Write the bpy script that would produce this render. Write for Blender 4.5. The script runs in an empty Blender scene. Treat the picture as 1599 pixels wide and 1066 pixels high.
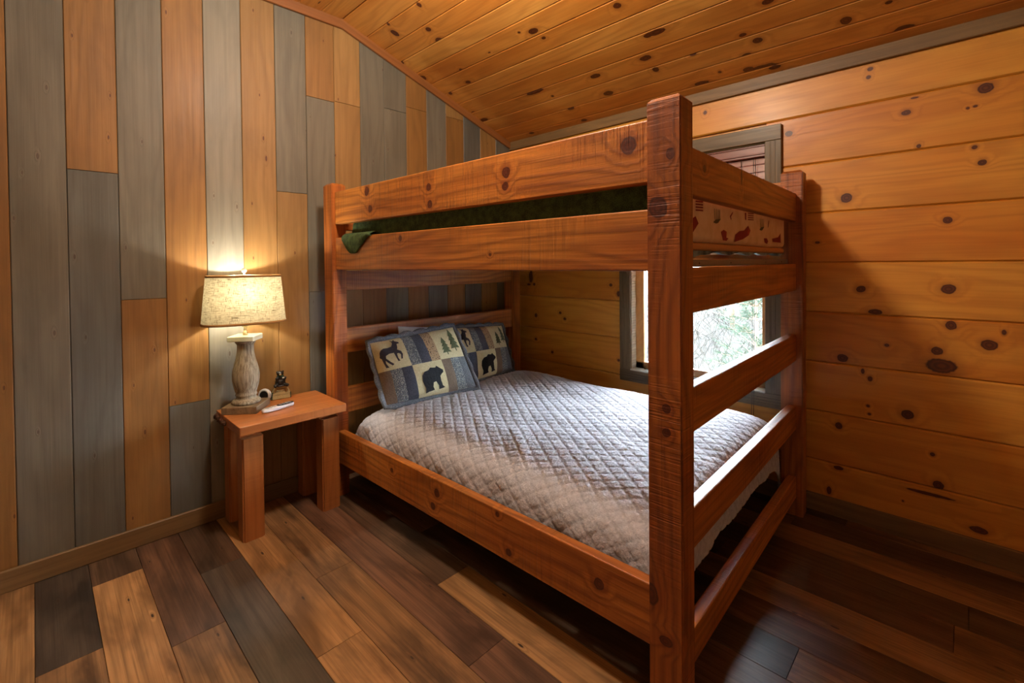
import bpy, bmesh, math, random
from mathutils import Vector, Matrix, noise

sc = bpy.context.scene
COL = sc.collection
random.seed(7)
PI = math.pi

# ------------------------------------------------------------------ camera
CAM_H = 1.3054
FPX, HORIZON = 728.15, 421.05
TH, PITCH, ROLL = 0.7726, 0.0144, -0.0096
F = Vector((math.cos(TH), math.sin(TH), 0)); R = Vector((math.sin(TH), -math.cos(TH), 0)); Z = Vector((0, 0, 1))
F2 = F * math.cos(PITCH) - Z * math.sin(PITCH)
U1 = Z * math.cos(PITCH) + F * math.sin(PITCH)
R2 = R * math.cos(ROLL) + U1 * math.sin(ROLL)
U2 = U1 * math.cos(ROLL) - R * math.sin(ROLL)
cam = bpy.data.cameras.new('camera')
cam.sensor_width = 36.0
cam.lens = FPX * 36.0 / 1599.0
cam.shift_y = -(533.0 - HORIZON) / 1599.0
cam.clip_start = 0.02
camo = bpy.data.objects.new('camera', cam)
COL.objects.link(camo)
m3 = Matrix((R2, U2, -F2)).transposed()
camo.matrix_world = Matrix.Translation((0, 0, CAM_H)) @ m3.to_4x4()
sc.camera = camo

# ------------------------------------------------------------------ world, exposure
sc.view_settings.view_transform = 'Standard'
sc.view_settings.look = 'None'
sc.view_settings.gamma = 1.0
sc.view_settings.use_curve_mapping = False
sc.view_settings.exposure = 1.2
W = bpy.data.worlds.new('overcast_sky')
sc.world = W
W.use_nodes = True
bg = W.node_tree.nodes['Background']
bg.inputs['Color'].default_value = (0.80, 0.91, 1.0, 1)
bg.inputs['Strength'].default_value = 21.0
GLOBE_STRENGTH = 108.0
BULB_WATTS = 6.0

# ------------------------------------------------------------------ node helpers
def lin(h):
    if isinstance(h, str):
        h = h.lstrip('#'); h = [int(h[i:i + 2], 16) / 255 for i in (0, 2, 4)]
    return tuple(c / 12.92 if c <= .04045 else ((c + .055) / 1.055) ** 2.4 for c in h) + (1.0,)

class NT:
    def __init__(self, name):
        self.mat = bpy.data.materials.new(name)
        self.mat.use_nodes = True
        self.t = self.mat.node_tree
        self.bsdf = self.t.nodes['Principled BSDF']
        self.out = self.t.nodes['Material Output']
    def put(self, sock, v):
        if isinstance(v, bpy.types.NodeSocket):
            self.t.links.new(v, sock)
        elif v is not None:
            sock.default_value = v
    def new(self, ty, **kw):
        n = self.t.nodes.new(ty)
        for k, v in kw.items():
            setattr(n, k, v)
        return n
    def m(self, op, a, b=None, c=None, clamp=False):
        n = self.new('ShaderNodeMath', operation=op, use_clamp=clamp)
        self.put(n.inputs[0], a)
        if b is not None: self.put(n.inputs[1], b)
        if c is not None: self.put(n.inputs[2], c)
        return n.outputs[0]
    def vm(self, op, a, b=None, out=0):
        n = self.new('ShaderNodeVectorMath', operation=op)
        self.put(n.inputs[0], a)
        if b is not None: self.put(n.inputs[1], b)
        return n.outputs[out]
    def noise(self, vec, scale=1.0, detail=2.0, rough=.5, dist=0.0, col=False):
        n = self.new('ShaderNodeTexNoise')
        self.put(n.inputs['Vector'], vec)
        n.inputs['Scale'].default_value = scale
        n.inputs['Detail'].default_value = detail
        n.inputs['Roughness'].default_value = rough
        n.inputs['Distortion'].default_value = dist
        return n.outputs['Color' if col else 'Fac']
    def vor(self, vec, scale, out='Distance', dim='3D', feature='F1', rnd=1.0):
        n = self.new('ShaderNodeTexVoronoi', voronoi_dimensions=dim, feature=feature)
        self.put(n.inputs['Vector'], vec)
        n.inputs['Scale'].default_value = scale
        n.inputs['Randomness'].default_value = rnd
        return n.outputs[out]
    def mix(self, f, a, b, blend='MIX'):
        n = self.new('ShaderNodeMix', data_type='RGBA', blend_type=blend)
        self.put(n.inputs[0], f); self.put(n.inputs[6], a); self.put(n.inputs[7], b)
        return n.outputs[2]
    def rng(self, v, a, b, c=0.0, d=1.0, smooth=False):
        n = self.new('ShaderNodeMapRange', interpolation_type='SMOOTHSTEP' if smooth else 'LINEAR', clamp=True)
        self.put(n.inputs[0], v)
        for i, q in enumerate((a, b, c, d)): n.inputs[i + 1].default_value = q
        return n.outputs[0]
    def obj(self):
        return self.new('ShaderNodeTexCoord').outputs['Object']
    def rand(self):
        return self.new('ShaderNodeObjectInfo').outputs['Random']
    def bump(self, h, dist=.002, strength=1.0):
        n = self.new('ShaderNodeBump')
        n.inputs['Strength'].default_value = strength
        n.inputs['Distance'].default_value = dist
        self.put(n.inputs['Height'], h)
        self.put(self.bsdf.inputs['Normal'], n.outputs[0])
    def fin(self, col=None, rough=None, coat=0.0, coat_rough=.2, spec=None, sheen=0.0):
        b = self.bsdf
        if col is not None: self.put(b.inputs['Base Color'], col)
        if rough is not None: self.put(b.inputs['Roughness'], rough)
        b.inputs['Coat Weight'].default_value = coat
        b.inputs['Coat Roughness'].default_value = coat_rough
        if spec is not None: b.inputs['Specular IOR Level'].default_value = spec
        if sheen: b.inputs['Sheen Weight'].default_value = sheen
        return self.mat

def wood(name, c1, c2, cd, knots=(), kcol='#3a1a0a', hcol='#8a4a18', rough=.42, ringf=16.0, ringa=1.4,
         ringk=.30, finek=.30, var=.25, coat=.25, coatr=.25, saw=0.0, sawcol=0.0, bump=.5, auto=None, fine=110.0, blot=(1.3, 5.0), smudge=0.0, halo_k=.40):
    """varnished board: local x runs along the grain, y across; knots = (u, v, ru, rv) in metres"""
    g = NT(name)
    p0 = g.obj()
    rnd = g.rand()
    off = g.vm('SCALE', (31.0, 17.0, 11.0)); off.node.inputs['Scale'].default_value = 1.0
    g.put(off.node.inputs['Scale'], rnd)
    p = g.vm('ADD', p0, off)
    sep = g.new('ShaderNodeSeparateXYZ'); g.put(sep.inputs[0], p0)
    u, v, w = sep.outputs
    # knots
    d = None
    wob = g.noise(p, 40.0, 2.0)
    for (ku, kv, ru, rv) in knots:
        q = g.vm('SUBTRACT', p0, (ku, kv, 0.0))
        q = g.vm('MULTIPLY', q, (1 / ru, 1 / rv, 0.0))
        l = g.vm('LENGTH', q, out=1)
        d = l if d is None else g.m('MINIMUM', d, l)
    if auto:                                   # small scattered knots
        sx, sy, size = auto
        pv = g.vm('MULTIPLY', p, (sx, sy, 0.0))
        dv = g.vor(pv, 1.0, dim='2D')
        cv = g.vor(pv, 1.0, out='Color', dim='2D')
        sc_ = g.rng(cv, .35, 1.0, 60.0, 1.0 / size)
        da = g.m('MULTIPLY', dv, sc_)
        d = da if d is None else g.m('MINIMUM', d, da)
    if d is not None:
        d = g.m('MULTIPLY', d, g.m('MULTIPLY_ADD', wob, .5, .75))
    low = g.noise(g.vm('MULTIPLY', p, (.9, 5.0, 5.0)), 1.0, 2.0)
    t = g.m('MULTIPLY_ADD', v, ringf, g.m('MULTIPLY', w, ringf * .6))
    t = g.m('ADD', t, g.m('MULTIPLY', low, ringa * 4.0))
    if d is not None:
        t = g.m('ADD', t, g.m('MULTIPLY', g.rng(d, 0.6, 4.0, 1.0, 0.0, True), 1.2))
    ring = g.m('SINE', g.m('MULTIPLY', t, 2 * PI))
    ring = g.m('POWER', g.m('MULTIPLY_ADD', ring, .5, .5), 2.2)
    fn = g.noise(g.vm('MULTIPLY', p, (2.2, fine, fine)), 1.0, 3.0, .6)
    fnm = g.rng(fn, .42, .72)
    bl = g.rng(g.noise(g.vm('MULTIPLY', p, (blot[0], blot[1], blot[1])), 1.0, 3.0, .55), .32, .70)
    col = g.mix(bl, lin(c1), lin(c2))
    col = g.mix(g.m('MULTIPLY', ring, ringk), col, lin(cd))
    col = g.mix(g.m('MULTIPLY', fnm, finek), col, lin(cd))
    if smudge:
        sg = g.rng(g.noise(g.vm('MULTIPLY', g.vm('ADD', p, (7.0, 3.0, 1.0)), (2.0, 7.0, 7.0)), 1.0, 4.0, .6, .4), .46, .66)
        col = g.mix(g.m('MULTIPLY', sg, smudge), col, lin(cd))
    h = g.m('MULTIPLY_ADD', fn, .6, g.m('MULTIPLY', ring, .25))
    if saw:
        sn = g.noise(g.vm('MULTIPLY', p, (95.0, 3.0, 3.0)), 1.0, 2.0, .6)
        pm = g.rng(g.noise(g.vm('MULTIPLY', p, (3.0, 5.0, 5.0)), 1.0, 2.0), .40, .62)
        sm = g.m('MULTIPLY', g.rng(sn, .48, .60), pm)
        h = g.m('SUBTRACT', h, g.m('MULTIPLY', sm, saw))
        col = g.mix(g.m('MULTIPLY', sm, sawcol), col, lin(kcol))
    if d is not None:
        halo = g.rng(d, .9, 2.2, halo_k, 0.0, True)
        col = g.mix(halo, col, lin(hcol))
        kin = g.mix(g.m('MULTIPLY_ADD', g.m('SINE', g.m('MULTIPLY', d, 11.0)), .18, .25), lin(kcol), lin(hcol))
        kin = g.mix(g.rng(d, .62, .9), kin, lin(kcol))
        col = g.mix(g.rng(d, .9, 1.12, 1.0, 0.0, True), col, kin)
    hs = g.new('ShaderNodeHueSaturation')
    g.put(hs.inputs['Color'], col)
    g.put(hs.inputs['Value'], g.m('MULTIPLY_ADD', rnd, var, 1.0 - var / 2))
    g.bump(h, .0016, bump)
    return g.fin(hs.outputs[0], g.m('MULTIPLY_ADD', fn, .25, rough - .1), coat, coatr)

def plain(name, c, rough=.5, coat=0.0, metal=0.0, bumpscale=0, bumpd=.001, var=0.12, spec=None):
    g = NT(name)
    p = g.obj()
    n = g.noise(p, 30.0, 3.0)
    col = g.mix(g.m('MULTIPLY', n, var * 2), lin(c), tuple(x * .55 for x in lin(c)[:3]) + (1,))
    if bumpscale: g.bump(g.noise(p, bumpscale, 3.0), bumpd)
    g.bsdf.inputs['Metallic'].default_value = metal
    return g.fin(col, rough, coat, .15, spec)

# ------------------------------------------------------------------ object helpers
def tag(o, label=None, cat=None, group=None, kind=None):
    if label: o['label'] = label
    if cat: o['category'] = cat
    if group: o['group'] = group
    if kind: o['kind'] = kind
    return o
def empty(name, loc=(0, 0, 0), rz=0.0):
    o = bpy.data.objects.new(name, None)
    o.empty_display_size = .1
    COL.objects.link(o)
    o.location = loc; o.rotation_euler = (0, 0, rz)
    return o
def link(name, me, mat, parent=None, mw=None):
    o = bpy.data.objects.new(name, me)
    COL.objects.link(o)
    if mat is not None and not me.materials: me.materials.append(mat)
    if parent is not None: o.parent = parent
    if mw is not None: o.matrix_basis = mw
    return o
def pymesh(name, verts, faces, smooth=False):
    me = bpy.data.meshes.new(name)
    me.from_pydata([tuple(v) for v in verts], [], faces)
    me.update()
    if smooth:
        me.polygons.foreach_set('use_smooth', [True] * len(me.polygons))
    return me
def bm_mesh(name, bm, smooth=False):
    me = bpy.data.meshes.new(name)
    bmesh.ops.recalc_face_normals(bm, faces=bm.faces)
    bm.to_mesh(me); bm.free()
    if smooth:
        me.polygons.foreach_set('use_smooth', [True] * len(me.polygons))
    return me
def box_me(name, lo, hi, bev=0.0, seg=1):
    bm = bmesh.new()
    bmesh.ops.create_cube(bm, size=1.0)
    for v in bm.verts:
        v.co = Vector([lo[i] + (v.co[i] + .5) * (hi[i] - lo[i]) for i in range(3)])
    if bev:
        bmesh.ops.bevel(bm, geom=list(bm.edges), offset=bev, segments=seg, affect='EDGES', profile=.5)
    return bm_mesh(name, bm)
def frame(o, u, v):
    u = Vector(u).normalized(); v = Vector(v).normalized(); w = u.cross(v)
    m = Matrix((u, v, w)).transposed().to_4x4()
    m.translation = Vector(o)
    return m
SLABS = {}
def slab(L, Wd, T, bev=.003):
    """board with chamfered long and short edges on the face side (local +z)"""
    key = (round(L, 4), round(Wd, 4), round(T, 4), round(bev, 4))
    b = bev
    v = [(0, 0, 0), (L, 0, 0), (L, Wd, 0), (0, Wd, 0), (0, 0, T - b), (L, 0, T - b), (L, Wd, T - b), (0, Wd, T - b),
         (b * .5, b, T), (L - b * .5, b, T), (L - b * .5, Wd - b, T), (b * .5, Wd - b, T)]
    f = [(3, 2, 1, 0), (0, 1, 5, 4), (1, 2, 6, 5), (2, 3, 7, 6), (3, 0, 4, 7), (4, 5, 9, 8), (5, 6, 10, 9), (6, 7, 11, 10), (7, 4, 8, 11), (8, 9, 10, 11)]
    return pymesh('board', v, f)
def board(name, parent, o, u, v, L, Wd, T, mat, bev=.003):
    return link(name, slab(L, Wd, T, bev), mat, parent, frame(o, u, v))
def beam(name, parent, o, u, v, L, Wd, T, mat, bev=.004, seg=2):
    return link(name, box_me(name, (0, 0, 0), (L, Wd, T), bev, seg), mat, parent, frame(o, u, v))
def tube_bm(bm, a, b, r0, r1=None, seg=8, caps=True):
    a = Vector(a); b = Vector(b); r1 = r0 if r1 is None else r1
    d = (b - a).normalized()
    x = d.orthogonal().normalized(); y = d.cross(x)
    va = []; vb = []
    for i in range(seg):
        c = math.cos(2 * PI * i / seg); s = math.sin(2 * PI * i / seg)
        va.append(bm.verts.new(a + (x * c + y * s) * r0)); vb.append(bm.verts.new(b + (x * c + y * s) * r1))
    for i in range(seg):
        j = (i + 1) % seg
        bm.faces.new((va[i], va[j], vb[j], vb[i]))
    if caps:
        bm.faces.new(list(reversed(va))); bm.faces.new(vb)
def tube_me(name, pts, r, seg=8):
    bm = bmesh.new()
    for a, b in zip(pts, pts[1:]): tube_bm(bm, a, b, r, r, seg)
    return bm_mesh(name, bm, True)
def lathe_me(name, prof, seg=40, caps=True):
    verts = []; faces = []
    for (r, z) in prof:
        for i in range(seg):
            a = 2 * PI * i / seg
            verts.append((r * math.cos(a), r * math.sin(a), z))
    for k in range(len(prof) - 1):
        for i in range(seg):
            j = (i + 1) % seg
            faces.append((k * seg + i, k * seg + j, (k + 1) * seg + j, (k + 1) * seg + i))
    if caps:
        faces.append(tuple(reversed(range(seg)))); n = (len(prof) - 1) * seg
        faces.append(tuple(range(n, n + seg)))
    return pymesh(name, verts, faces, True)
def ell(bm, c, r, rot=(0, 0, 0), seg=16):
    M = Matrix.Translation(c)
    for i, ax in enumerate('XYZ'):
        if rot[i]: M = M @ Matrix.Rotation(rot[i], 4, ax)
    M = M @ Matrix.Diagonal((*r, 1.0))
    bmesh.ops.create_uvsphere(bm, u_segments=seg, v_segments=seg // 2 + 1, radius=1.0, matrix=M)
def lerp(a, b, t): return a + (b - a) * t
def interp(pts, t):
    """piecewise-linear through pts by normalised arc parameter"""
    n = len(pts) - 1
    x = min(max(t, 0), 1) * n
    i = min(int(x), n - 1); f = x - i
    p0 = pts[max(i - 1, 0)]; p1 = pts[i]; p2 = pts[i + 1]; p3 = pts[min(i + 2, n)]
    return tuple(.5 * ((2 * b) + (-a + c) * f + (2 * a - 5 * b + 4 * c - d) * f * f + (-a + 3 * b - 3 * c + d) * f ** 3) for a, b, c, d in zip(p0, p1, p2, p3))

# knot positions on the boards (metres): right wall (y, z, ry, rz), ceiling (x, y, rx, ry)
RW_KNOTS = {8: [(1.131, 2.199, 0.0115, 0.0115), (0.343, 2.188, 0.0099, 0.0093), (0.336, 2.226, 0.0123, 0.0092)], 7: [(-0.056, 2.03, 0.0265, 0.0217), (0.203, 1.985, 0.0181, 0.0118), (-0.002, 1.957, 0.006, 0.0055), (-0.025, 1.96, 0.0078, 0.0055), (0.173, 2.046, 0.0156, 0.0044), (0.158, 1.822, 0.0088, 0.0088), (0.685, 1.984, 0.0181, 0.0137)], 6: [(-0.023, 1.784, 0.0098, 0.0083), (-0.047, 1.715, 0.0154, 0.0123), (0.43, 1.614, 0.0248, 0.0223)], 5: [(0.06, 1.477, 0.0166, 0.0142), (0.554, 1.396, 0.0113, 0.0066)], 4: [(0.372, 1.16, 0.0202, 0.0158), (0.057, 1.17, 0.0268, 0.02), (0.316, 1.052, 0.0293, 0.0124), (2.553, 1.192, 0.021, 0.0472), (2.575, 1.128, 0.0177, 0.0079), (1.734, 1.082, 0.0152, 0.0179)], 3: [(0.048, 1.01, 0.0185, 0.0199), (-0.071, 0.935, 0.0265, 0.0219), (0.094, 0.89, 0.0212, 0.0174), (0.272, 0.895, 0.0096, 0.0077), (0.446, 0.81, 0.0238, 0.0194), (-0.114, 0.994, 0.0074, 0.0108), (0.079, 0.824, 0.0541, 0.0318), (2.501, 0.88, 0.0138, 0.0156)], 2: [(0.364, 0.756, 0.0076, 0.0127), (0.335, 0.723, 0.01, 0.0125), (0.194, 0.579, 0.0227, 0.021), (0.343, 0.589, 0.0075, 0.0063), (0.338, 0.55, 0.0075, 0.0063), (1.737, 0.619, 0.0102, 0.009)], 1: [(0.462, 0.463, 0.0161, 0.0163), (0.108, 0.416, 0.0086, 0.0088), (0.088, 0.28, 0.0191, 0.0204)], 0: [(0.462, 0.247, 0.0215, 0.0098), (0.503, 0.118, 0.011, 0.0199), (0.123, 0.231, 0.0851, 0.0074), (-0.042, 0.128, 0.031, 0.014), (0.211, 0.167, 0.0046, 0.0046)]}
CE_KNOTS = {2: [(1.53, 2.197, 0.0138, 0.0201), (1.521, 2.509, 0.0099, 0.0144), (1.586, 2.539, 0.02, 0.0364)], 3: [(1.671, 2.308, 0.0192, 0.0209), (1.762, 2.323, 0.0292, 0.0283)], 4: [(1.768, 2.762, 0.0268, 0.0234)], 5: [(1.939, 2.757, 0.0328, 0.0318), (1.978, 1.744, 0.0311, 0.0258), (1.948, 1.824, 0.009, 0.0098), (2.007, 2.414, 0.0128, 0.0149), (1.981, 2.109, 0.0096, 0.007)], 6: [(2.045, 1.724, 0.0134, 0.013), (2.117, 2.47, 0.0211, 0.0191), (2.049, 1.248, 0.0205, 0.0239)], 7: [(2.145, 2.704, 0.0166, 0.0201)], 9: [(2.434, 1.64, 0.0333, 0.0242), (2.395, 2.103, 0.0717, 0.0224), (2.479, 2.017, 0.0102, 0.0112), (2.49, 2.717, 0.0408, 0.0254), (2.49, 0.803, 0.0172, 0.0156), (2.429, 1.3, 0.0316, 0.0262)], 10: [(2.606, 1.657, 0.0346, 0.0288), (2.555, 0.754, 0.0218, 0.0254), (2.534, 1.292, 0.0185, 0.0268), (2.512, 1.064, 0.0178, 0.013), (2.632, 0.83, 0.0224, 0.0195), (2.602, 0.396, 0.0215, 0.0313), (2.573, 0.241, 0.0127, 0.0123)], 11: [(2.638, 1.984, 0.0262, 0.0267), (2.746, 1.115, 0.038, 0.0242), (2.699, 0.992, 0.0093, 0.0135), (2.738, 0.854, 0.0277, 0.0235), (2.759, 0.799, 0.083, 0.0335), (2.755, 0.203, 0.0357, 0.0292)], 12: [(2.792, 1.98, 0.0216, 0.0196), (2.778, 2.476, 0.0233, 0.017), (2.778, 0.735, 0.0277, 0.0201), (2.837, 0.677, 0.0187, 0.0237), (2.833, 0.712, 0.0163, 0.0204), (2.863, 1.105, 0.0195, 0.0142)], 8: [(2.387, 2.72, 0.0201, 0.0209), (2.346, 0.649, 0.0245, 0.0208), (2.286, 1.208, 0.0258, 0.0219), (2.287, 1.158, 0.047, 0.0249)]}

# ------------------------------------------------------------------ materials
M_grey = wood('grey_stained_pine', '#746d5e', '#665f51', '#4b4438', kcol='#4a3f36', hcol='#7a6a58', rough=.58, smudge=.30, ringk=.22, finek=.22, coat=.05, coatr=.3, var=.16, auto=(2.2, 6.5, .034))
M_lgrey = wood('pale_grey_stained_pine', '#8b8474', '#7c7565', '#5f574a', kcol='#5a4c40', hcol='#93836e', rough=.58, smudge=.30, ringk=.20, finek=.2, coat=.05, coatr=.3, var=.1, auto=(2.2, 6.5, .034))
M_blue = wood('blue_grey_stained_pine', '#68665e', '#5b5850', '#443f35', kcol='#3e362f', hcol='#6a5c50', rough=.58, smudge=.30, ringk=.22, finek=.22, coat=.05, coatr=.3, var=.14, auto=(2.2, 6.5, .034))
M_tan = wood('tan_stained_pine', '#966a34', '#82592a', '#60401c', kcol='#4c2a14', hcol='#8a5526', rough=.58, smudge=.30, ringk=.22, finek=.25, coat=.05, coatr=.3, var=.16, auto=(2.2, 6.5, .034))
M_ltan = wood('honey_stained_pine', '#9c7542', '#896536', '#694a23', kcol='#4c2a14', hcol='#8a5526', rough=.58, smudge=.30, ringk=.22, finek=.25, coat=.05, coatr=.3, var=.12, auto=(2.2, 6.5, .034))
M_trim = wood('grey_brown_trim', '#86683f', '#745735', '#4e3820', rough=.55, ringk=.2, finek=.4, coat=.05, var=.08)
M_casing = wood('weathered_window_trim', '#75603f', '#645033', '#40311d', rough=.5, ringk=.25, finek=.5, coat=.1, var=.08)
M_crown = wood('brown_crown_trim', '#9c6232', '#8a5226', '#5e3414', rough=.5, ringk=.2, finek=.3, coat=.1, var=.08)
BEDC = dict(kcol='#4a1c0a', hcol='#7a3210', rough=.46, ringf=22.0, ringa=1.6, ringk=.40, finek=.45, coat=.12, coatr=.28, saw=.7, sawcol=.22, bump=.85, var=.10)
BC = ('#cf8434', '#a4581d', '#5a220a')
BP = ('#bd6e26', '#8c4413', '#4c1a06')      # darker set for the posts
M_bed = wood('rustic_red_brown_timber', *BC, **BEDC)
M_table = wood('rustic_orange_brown_timber', '#b4703a', '#a05e2a', '#723e18', kcol='#4a1c0a', hcol='#7a3210', rough=.4, ringf=18.0, ringk=.25, finek=.25, coat=.3, saw=.3, sawcol=.1, bump=.4, var=.10)
PINE = dict(kcol='#43190a', hcol='#8c4716', rough=.44, ringf=11.0, ringa=1.8, ringk=.26, finek=.22, coat=.12, coatr=.25, bump=.25, var=.10)
PC = ('#e0a03e', '#d08529', '#a45812')
CC = ('#dc9644', '#c4762a', '#934c14')
M_pine = wood('knotty_pine', *PC, **PINE)
M_floor = []
for i, (a, b, c) in enumerate([('#bb9060', '#a3784b', '#634529'), ('#a87f55', '#8a6643', '#4c3624'), ('#6a513e', '#513d2f', '#302419'),
                               ('#84604a', '#684a36', '#3a281e'), ('#5c4e42', '#483d34', '#2a241f')]):
    M_floor.append(wood('oak_look_plank_%s' % 'abcde'[i], a, b, c, kcol='#2e2018', hcol='#5a4230', rough=.40, ringf=14.0, ringa=1.2,
                        ringk=.35, finek=.60, coat=.12, coatr=.25, bump=.4, var=.22, fine=140.0, blot=(2.4, 9.0), smudge=.9, auto=(1.8, 6.0, .03)))

# ------------------------------------------------------------------ room shell
XW, YW = 2.84, 2.773            # window wall plane, headboard wall plane
XB, YB = -2.3, -1.9             # the two walls behind the camera
ZF, ZS, SL, XBR = 2.815, 2.315, .335, 1.35    # flat ceiling, eave height, slope, where the slope starts
def zc(x): return ZF if x < XBR else ZS + (XW - x) * SL
ZF = zc(XBR + 1e-6)

def struct(name, me, mat, mw=None):
    return tag(link(name, me, mat, None, mw), kind='structure')

# floor
floor = struct('floor', box_me('floor', (XB - .1, YB - .1, -.12), (XW + .15, YW + .15, -.013)), M_floor[2])
PWd, PX0 = .1635, -.019
cols = {  # column: list of (y_start from the headboard wall downwards, material index)
    -2: [(2.76, 1), (1.6, 0)], -1: [(2.76, 0)], 0: [(2.76, 4), (2.12, 1)], 1: [(2.76, 2), (2.551, 0)], 2: [(2.76, 3), (1.947, 1)],
    3: [(2.76, 2), (2.322, 4)], 4: [(2.76, 0), (1.541, 0)], 5: [(2.76, 1), (1.934, 1), (.75, 3)], 6: [(2.76, 3), (1.151, 3)],
    7: [(2.76, 2), (1.538, 0), (.32, 3)], 8: [(2.76, 3), (1.9, 2), (.7, 3)], 9: [(2.76, 2), (1.3, 3), (.10, 2)],
    10: [(2.76, 3), (1.6, 2), (.399, 1)], 11: [(2.76, 2), (.9, 3), (-.2, 1)], 12: [(2.76, 3), (1.1, 1)], 13: [(2.76, 2), (.8, 3), (.027, 1)],
    14: [(2.76, 3), (1.2, 2)], 15: [(2.76, 2), (.9, 1)], 16: [(2.76, 3), (.62, 2)], 17: [(2.76, 2), (.422, 1)]}
for k in range(-4, 18):
    x0 = PX0 + k * PWd; x1 = min(x0 + PWd, XW - .002)
    segs = cols.get(k)
    if segs is None:
        segs = [(2.76, random.randrange(5)), (2.76 - random.uniform(.4, 1.0), random.randrange(5))]
    ys = [s[0] for s in segs]
    while ys[-1] > -.9:
        ys.append(ys[-1] - 1.21)
    for i in range(len(ys) - 1):
        mi = segs[i][1] if i < len(segs) else random.choice((0, 1, 2, 3))
        ya = max(ys[i + 1], -1.0)
        if ys[i] - ya > .03:
            board('plank', floor, (x1 - .0006, ya + .0006, -.013), (0, 1, 0), (-1, 0, 0), ys[i] - ya - .0012, x1 - x0 - .0012, .013, M_floor[mi], .0012)

# headboard wall: vertical boards in mixed stains
wl = struct('wall_left', pymesh('wall_left', [(XB, YW + .02, -.05), (XW + .1, YW + .02, -.05), (XW + .1, YW + .02, 3.0), (XB, YW + .02, 3.0),
            (XB, YW + .12, -.05), (XW + .1, YW + .12, -.05), (XW + .1, YW + .12, 3.0), (XB, YW + .12, 3.0)],
            [(0, 1, 2, 3), (7, 6, 5, 4), (0, 4, 5, 1), (3, 2, 6, 7), (0, 3, 7, 4), (1, 5, 6, 2)]), M_blue)
G, L_, B, T_, H_ = M_grey, M_lgrey, M_blue, M_tan, M_ltan
wcols = [([], [T_]), ([], [G]), ([], [T_]), ([], [G]), ([1.73], [B, T_]), ([1.153], [T_, G]), ([.624], [B, T_]), ([], [L_]), ([], [H_]),
         ([1.722], [H_, G]), ([1.146, 2.298], [B, G, T_]), ([2.307], [H_, H_]), ([1.25], [T_, G]), ([.5, 2.345], [B, G, G]), ([2.392], [T_, T_]),
         ([], [G]), ([2.40], [T_, H_]), ([], [B]), ([], [H_]), ([], [G])]
x = -.065 - 3 * .1708
for joints, mats in wcols:
    xe = min(x + .1708, XW - .001)
    zt_ = zc(x) + .0
    zz = [.02] + joints + [zc((x + xe) / 2) + .06]
    for i in range(len(zz) - 1):
        board('plank', wl, (xe - .0006, YW + .02, zz[i]), (0, 0, 1), (-1, 0, 0), zz[i + 1] - zz[i] - .001, xe - x - .0012, .02, mats[i], .0028)
    x = xe
    if x >= XW - .01: break

# window wall: wide knotty pine boards
WY0, WY1, WZ0, WZ1 = .797, 1.634, .574, 1.960     # window opening
bk = []
def bxv(lo, hi): bk.append((lo, hi))
def multi_box(name, lst, bev=0.0):
    bm = bmesh.new()
    for lo, hi in lst:
        r = bmesh.ops.create_cube(bm, size=1.0)
        for v in r['verts']:
            v.co = Vector([lo[i] + (v.co[i] + .5) * (hi[i] - lo[i]) for i in range(3)])
    return bm_mesh(name, bm)
T = .022
wr = struct('wall_right', multi_box('wall_right', [((XW + T, YB, -.05), (XW + .12, WY0, 2.6)), ((XW + T, WY1, -.05), (XW + .12, YW + .12, 2.6)),
            ((XW + T, WY0, -.05), (XW + .12, WY1, WZ0)), ((XW + T, WY0, WZ1), (XW + .12, WY1, 2.6))]), M_pine)
zs = [.006] + [.2635 + .2574 * k for k in range(8)] + [2.335]
for k in range(len(zs) - 1):
    z0, z1 = zs[k], zs[k + 1]
    spans = [(-1.0, YW)]
    if z1 > WZ0 + .01 and z0 < WZ1 - .01: spans = [(-1.0, WY0), (WY1, YW)]
    for ya, yb in spans:
        kn = [(yb - y, z - z0, a * .95, b) for (y, z, a, b) in RW_KNOTS.get(k, []) if ya < y < yb]
        for q in range(1 if yb < 1 else 2):                     # a few more outside the hand-placed ones
            uu = random.uniform(.1, yb - ya - .1)
            if not (yb - uu < .75) and (yb - ya) > .5: kn.append((uu, random.uniform(.04, .2), .012, .010))
        cshift = random.choice((0, 0, 1))
        mt = wood('knotty_pine_board', *(PC if not cshift else ('#d89434', '#c87822', '#9c5210')), knots=kn, **PINE)
        board('plank', wr, (XW + T, yb, z0 + .0008), (0, -1, 0), (0, 0, 1), yb - ya, z1 - z0 - .0016, T, mt, .0065)

# the two walls behind the camera, plain boarded
M_plaster = plain('cream_plaster', '#e6dcc8', .8, bumpscale=60)
struct('wall_front', box_me('wall_front', (XB - .12, YB - .12, -.05), (XW + .12, YB, 3.0)), M_plaster)
struct('wall_back', box_me('wall_back', (XB - .12, YB, -.05), (XB, YW + .12, 3.0)), M_plaster)

# ceiling: flat field, then sloping down to the window wall
nv = math.hypot(1, SL)
ce = struct('ceiling', pymesh('ceiling', [(XB, YB, ZF + .03), (XBR, YB, ZF + .03), (XW + .12, YB, zc(XW + .12) + .03), (XB, YW + .12, ZF + .03), (XBR, YW + .12, ZF + .03), (XW + .12, YW + .12, zc(XW + .12) + .03),
            (XB, YB, ZF + .15), (XBR, YB, ZF + .15), (XW + .12, YB, zc(XW + .12) + .15), (XB, YW + .12, ZF + .15), (XBR, YW + .12, ZF + .15), (XW + .12, YW + .12, zc(XW + .12) + .15)],
            [(0, 1, 4, 3), (1, 2, 5, 4), (9, 10, 7, 6), (10, 11, 8, 7), (0, 6, 7, 1), (1, 7, 8, 2), (3, 4, 10, 9), (4, 5, 11, 10), (0, 3, 9, 6), (2, 8, 11, 5)]), M_pine)
xs = [1.355, 1.515] + [1.64 + .1245 * k for k in range(10)] + [2.845]
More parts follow.
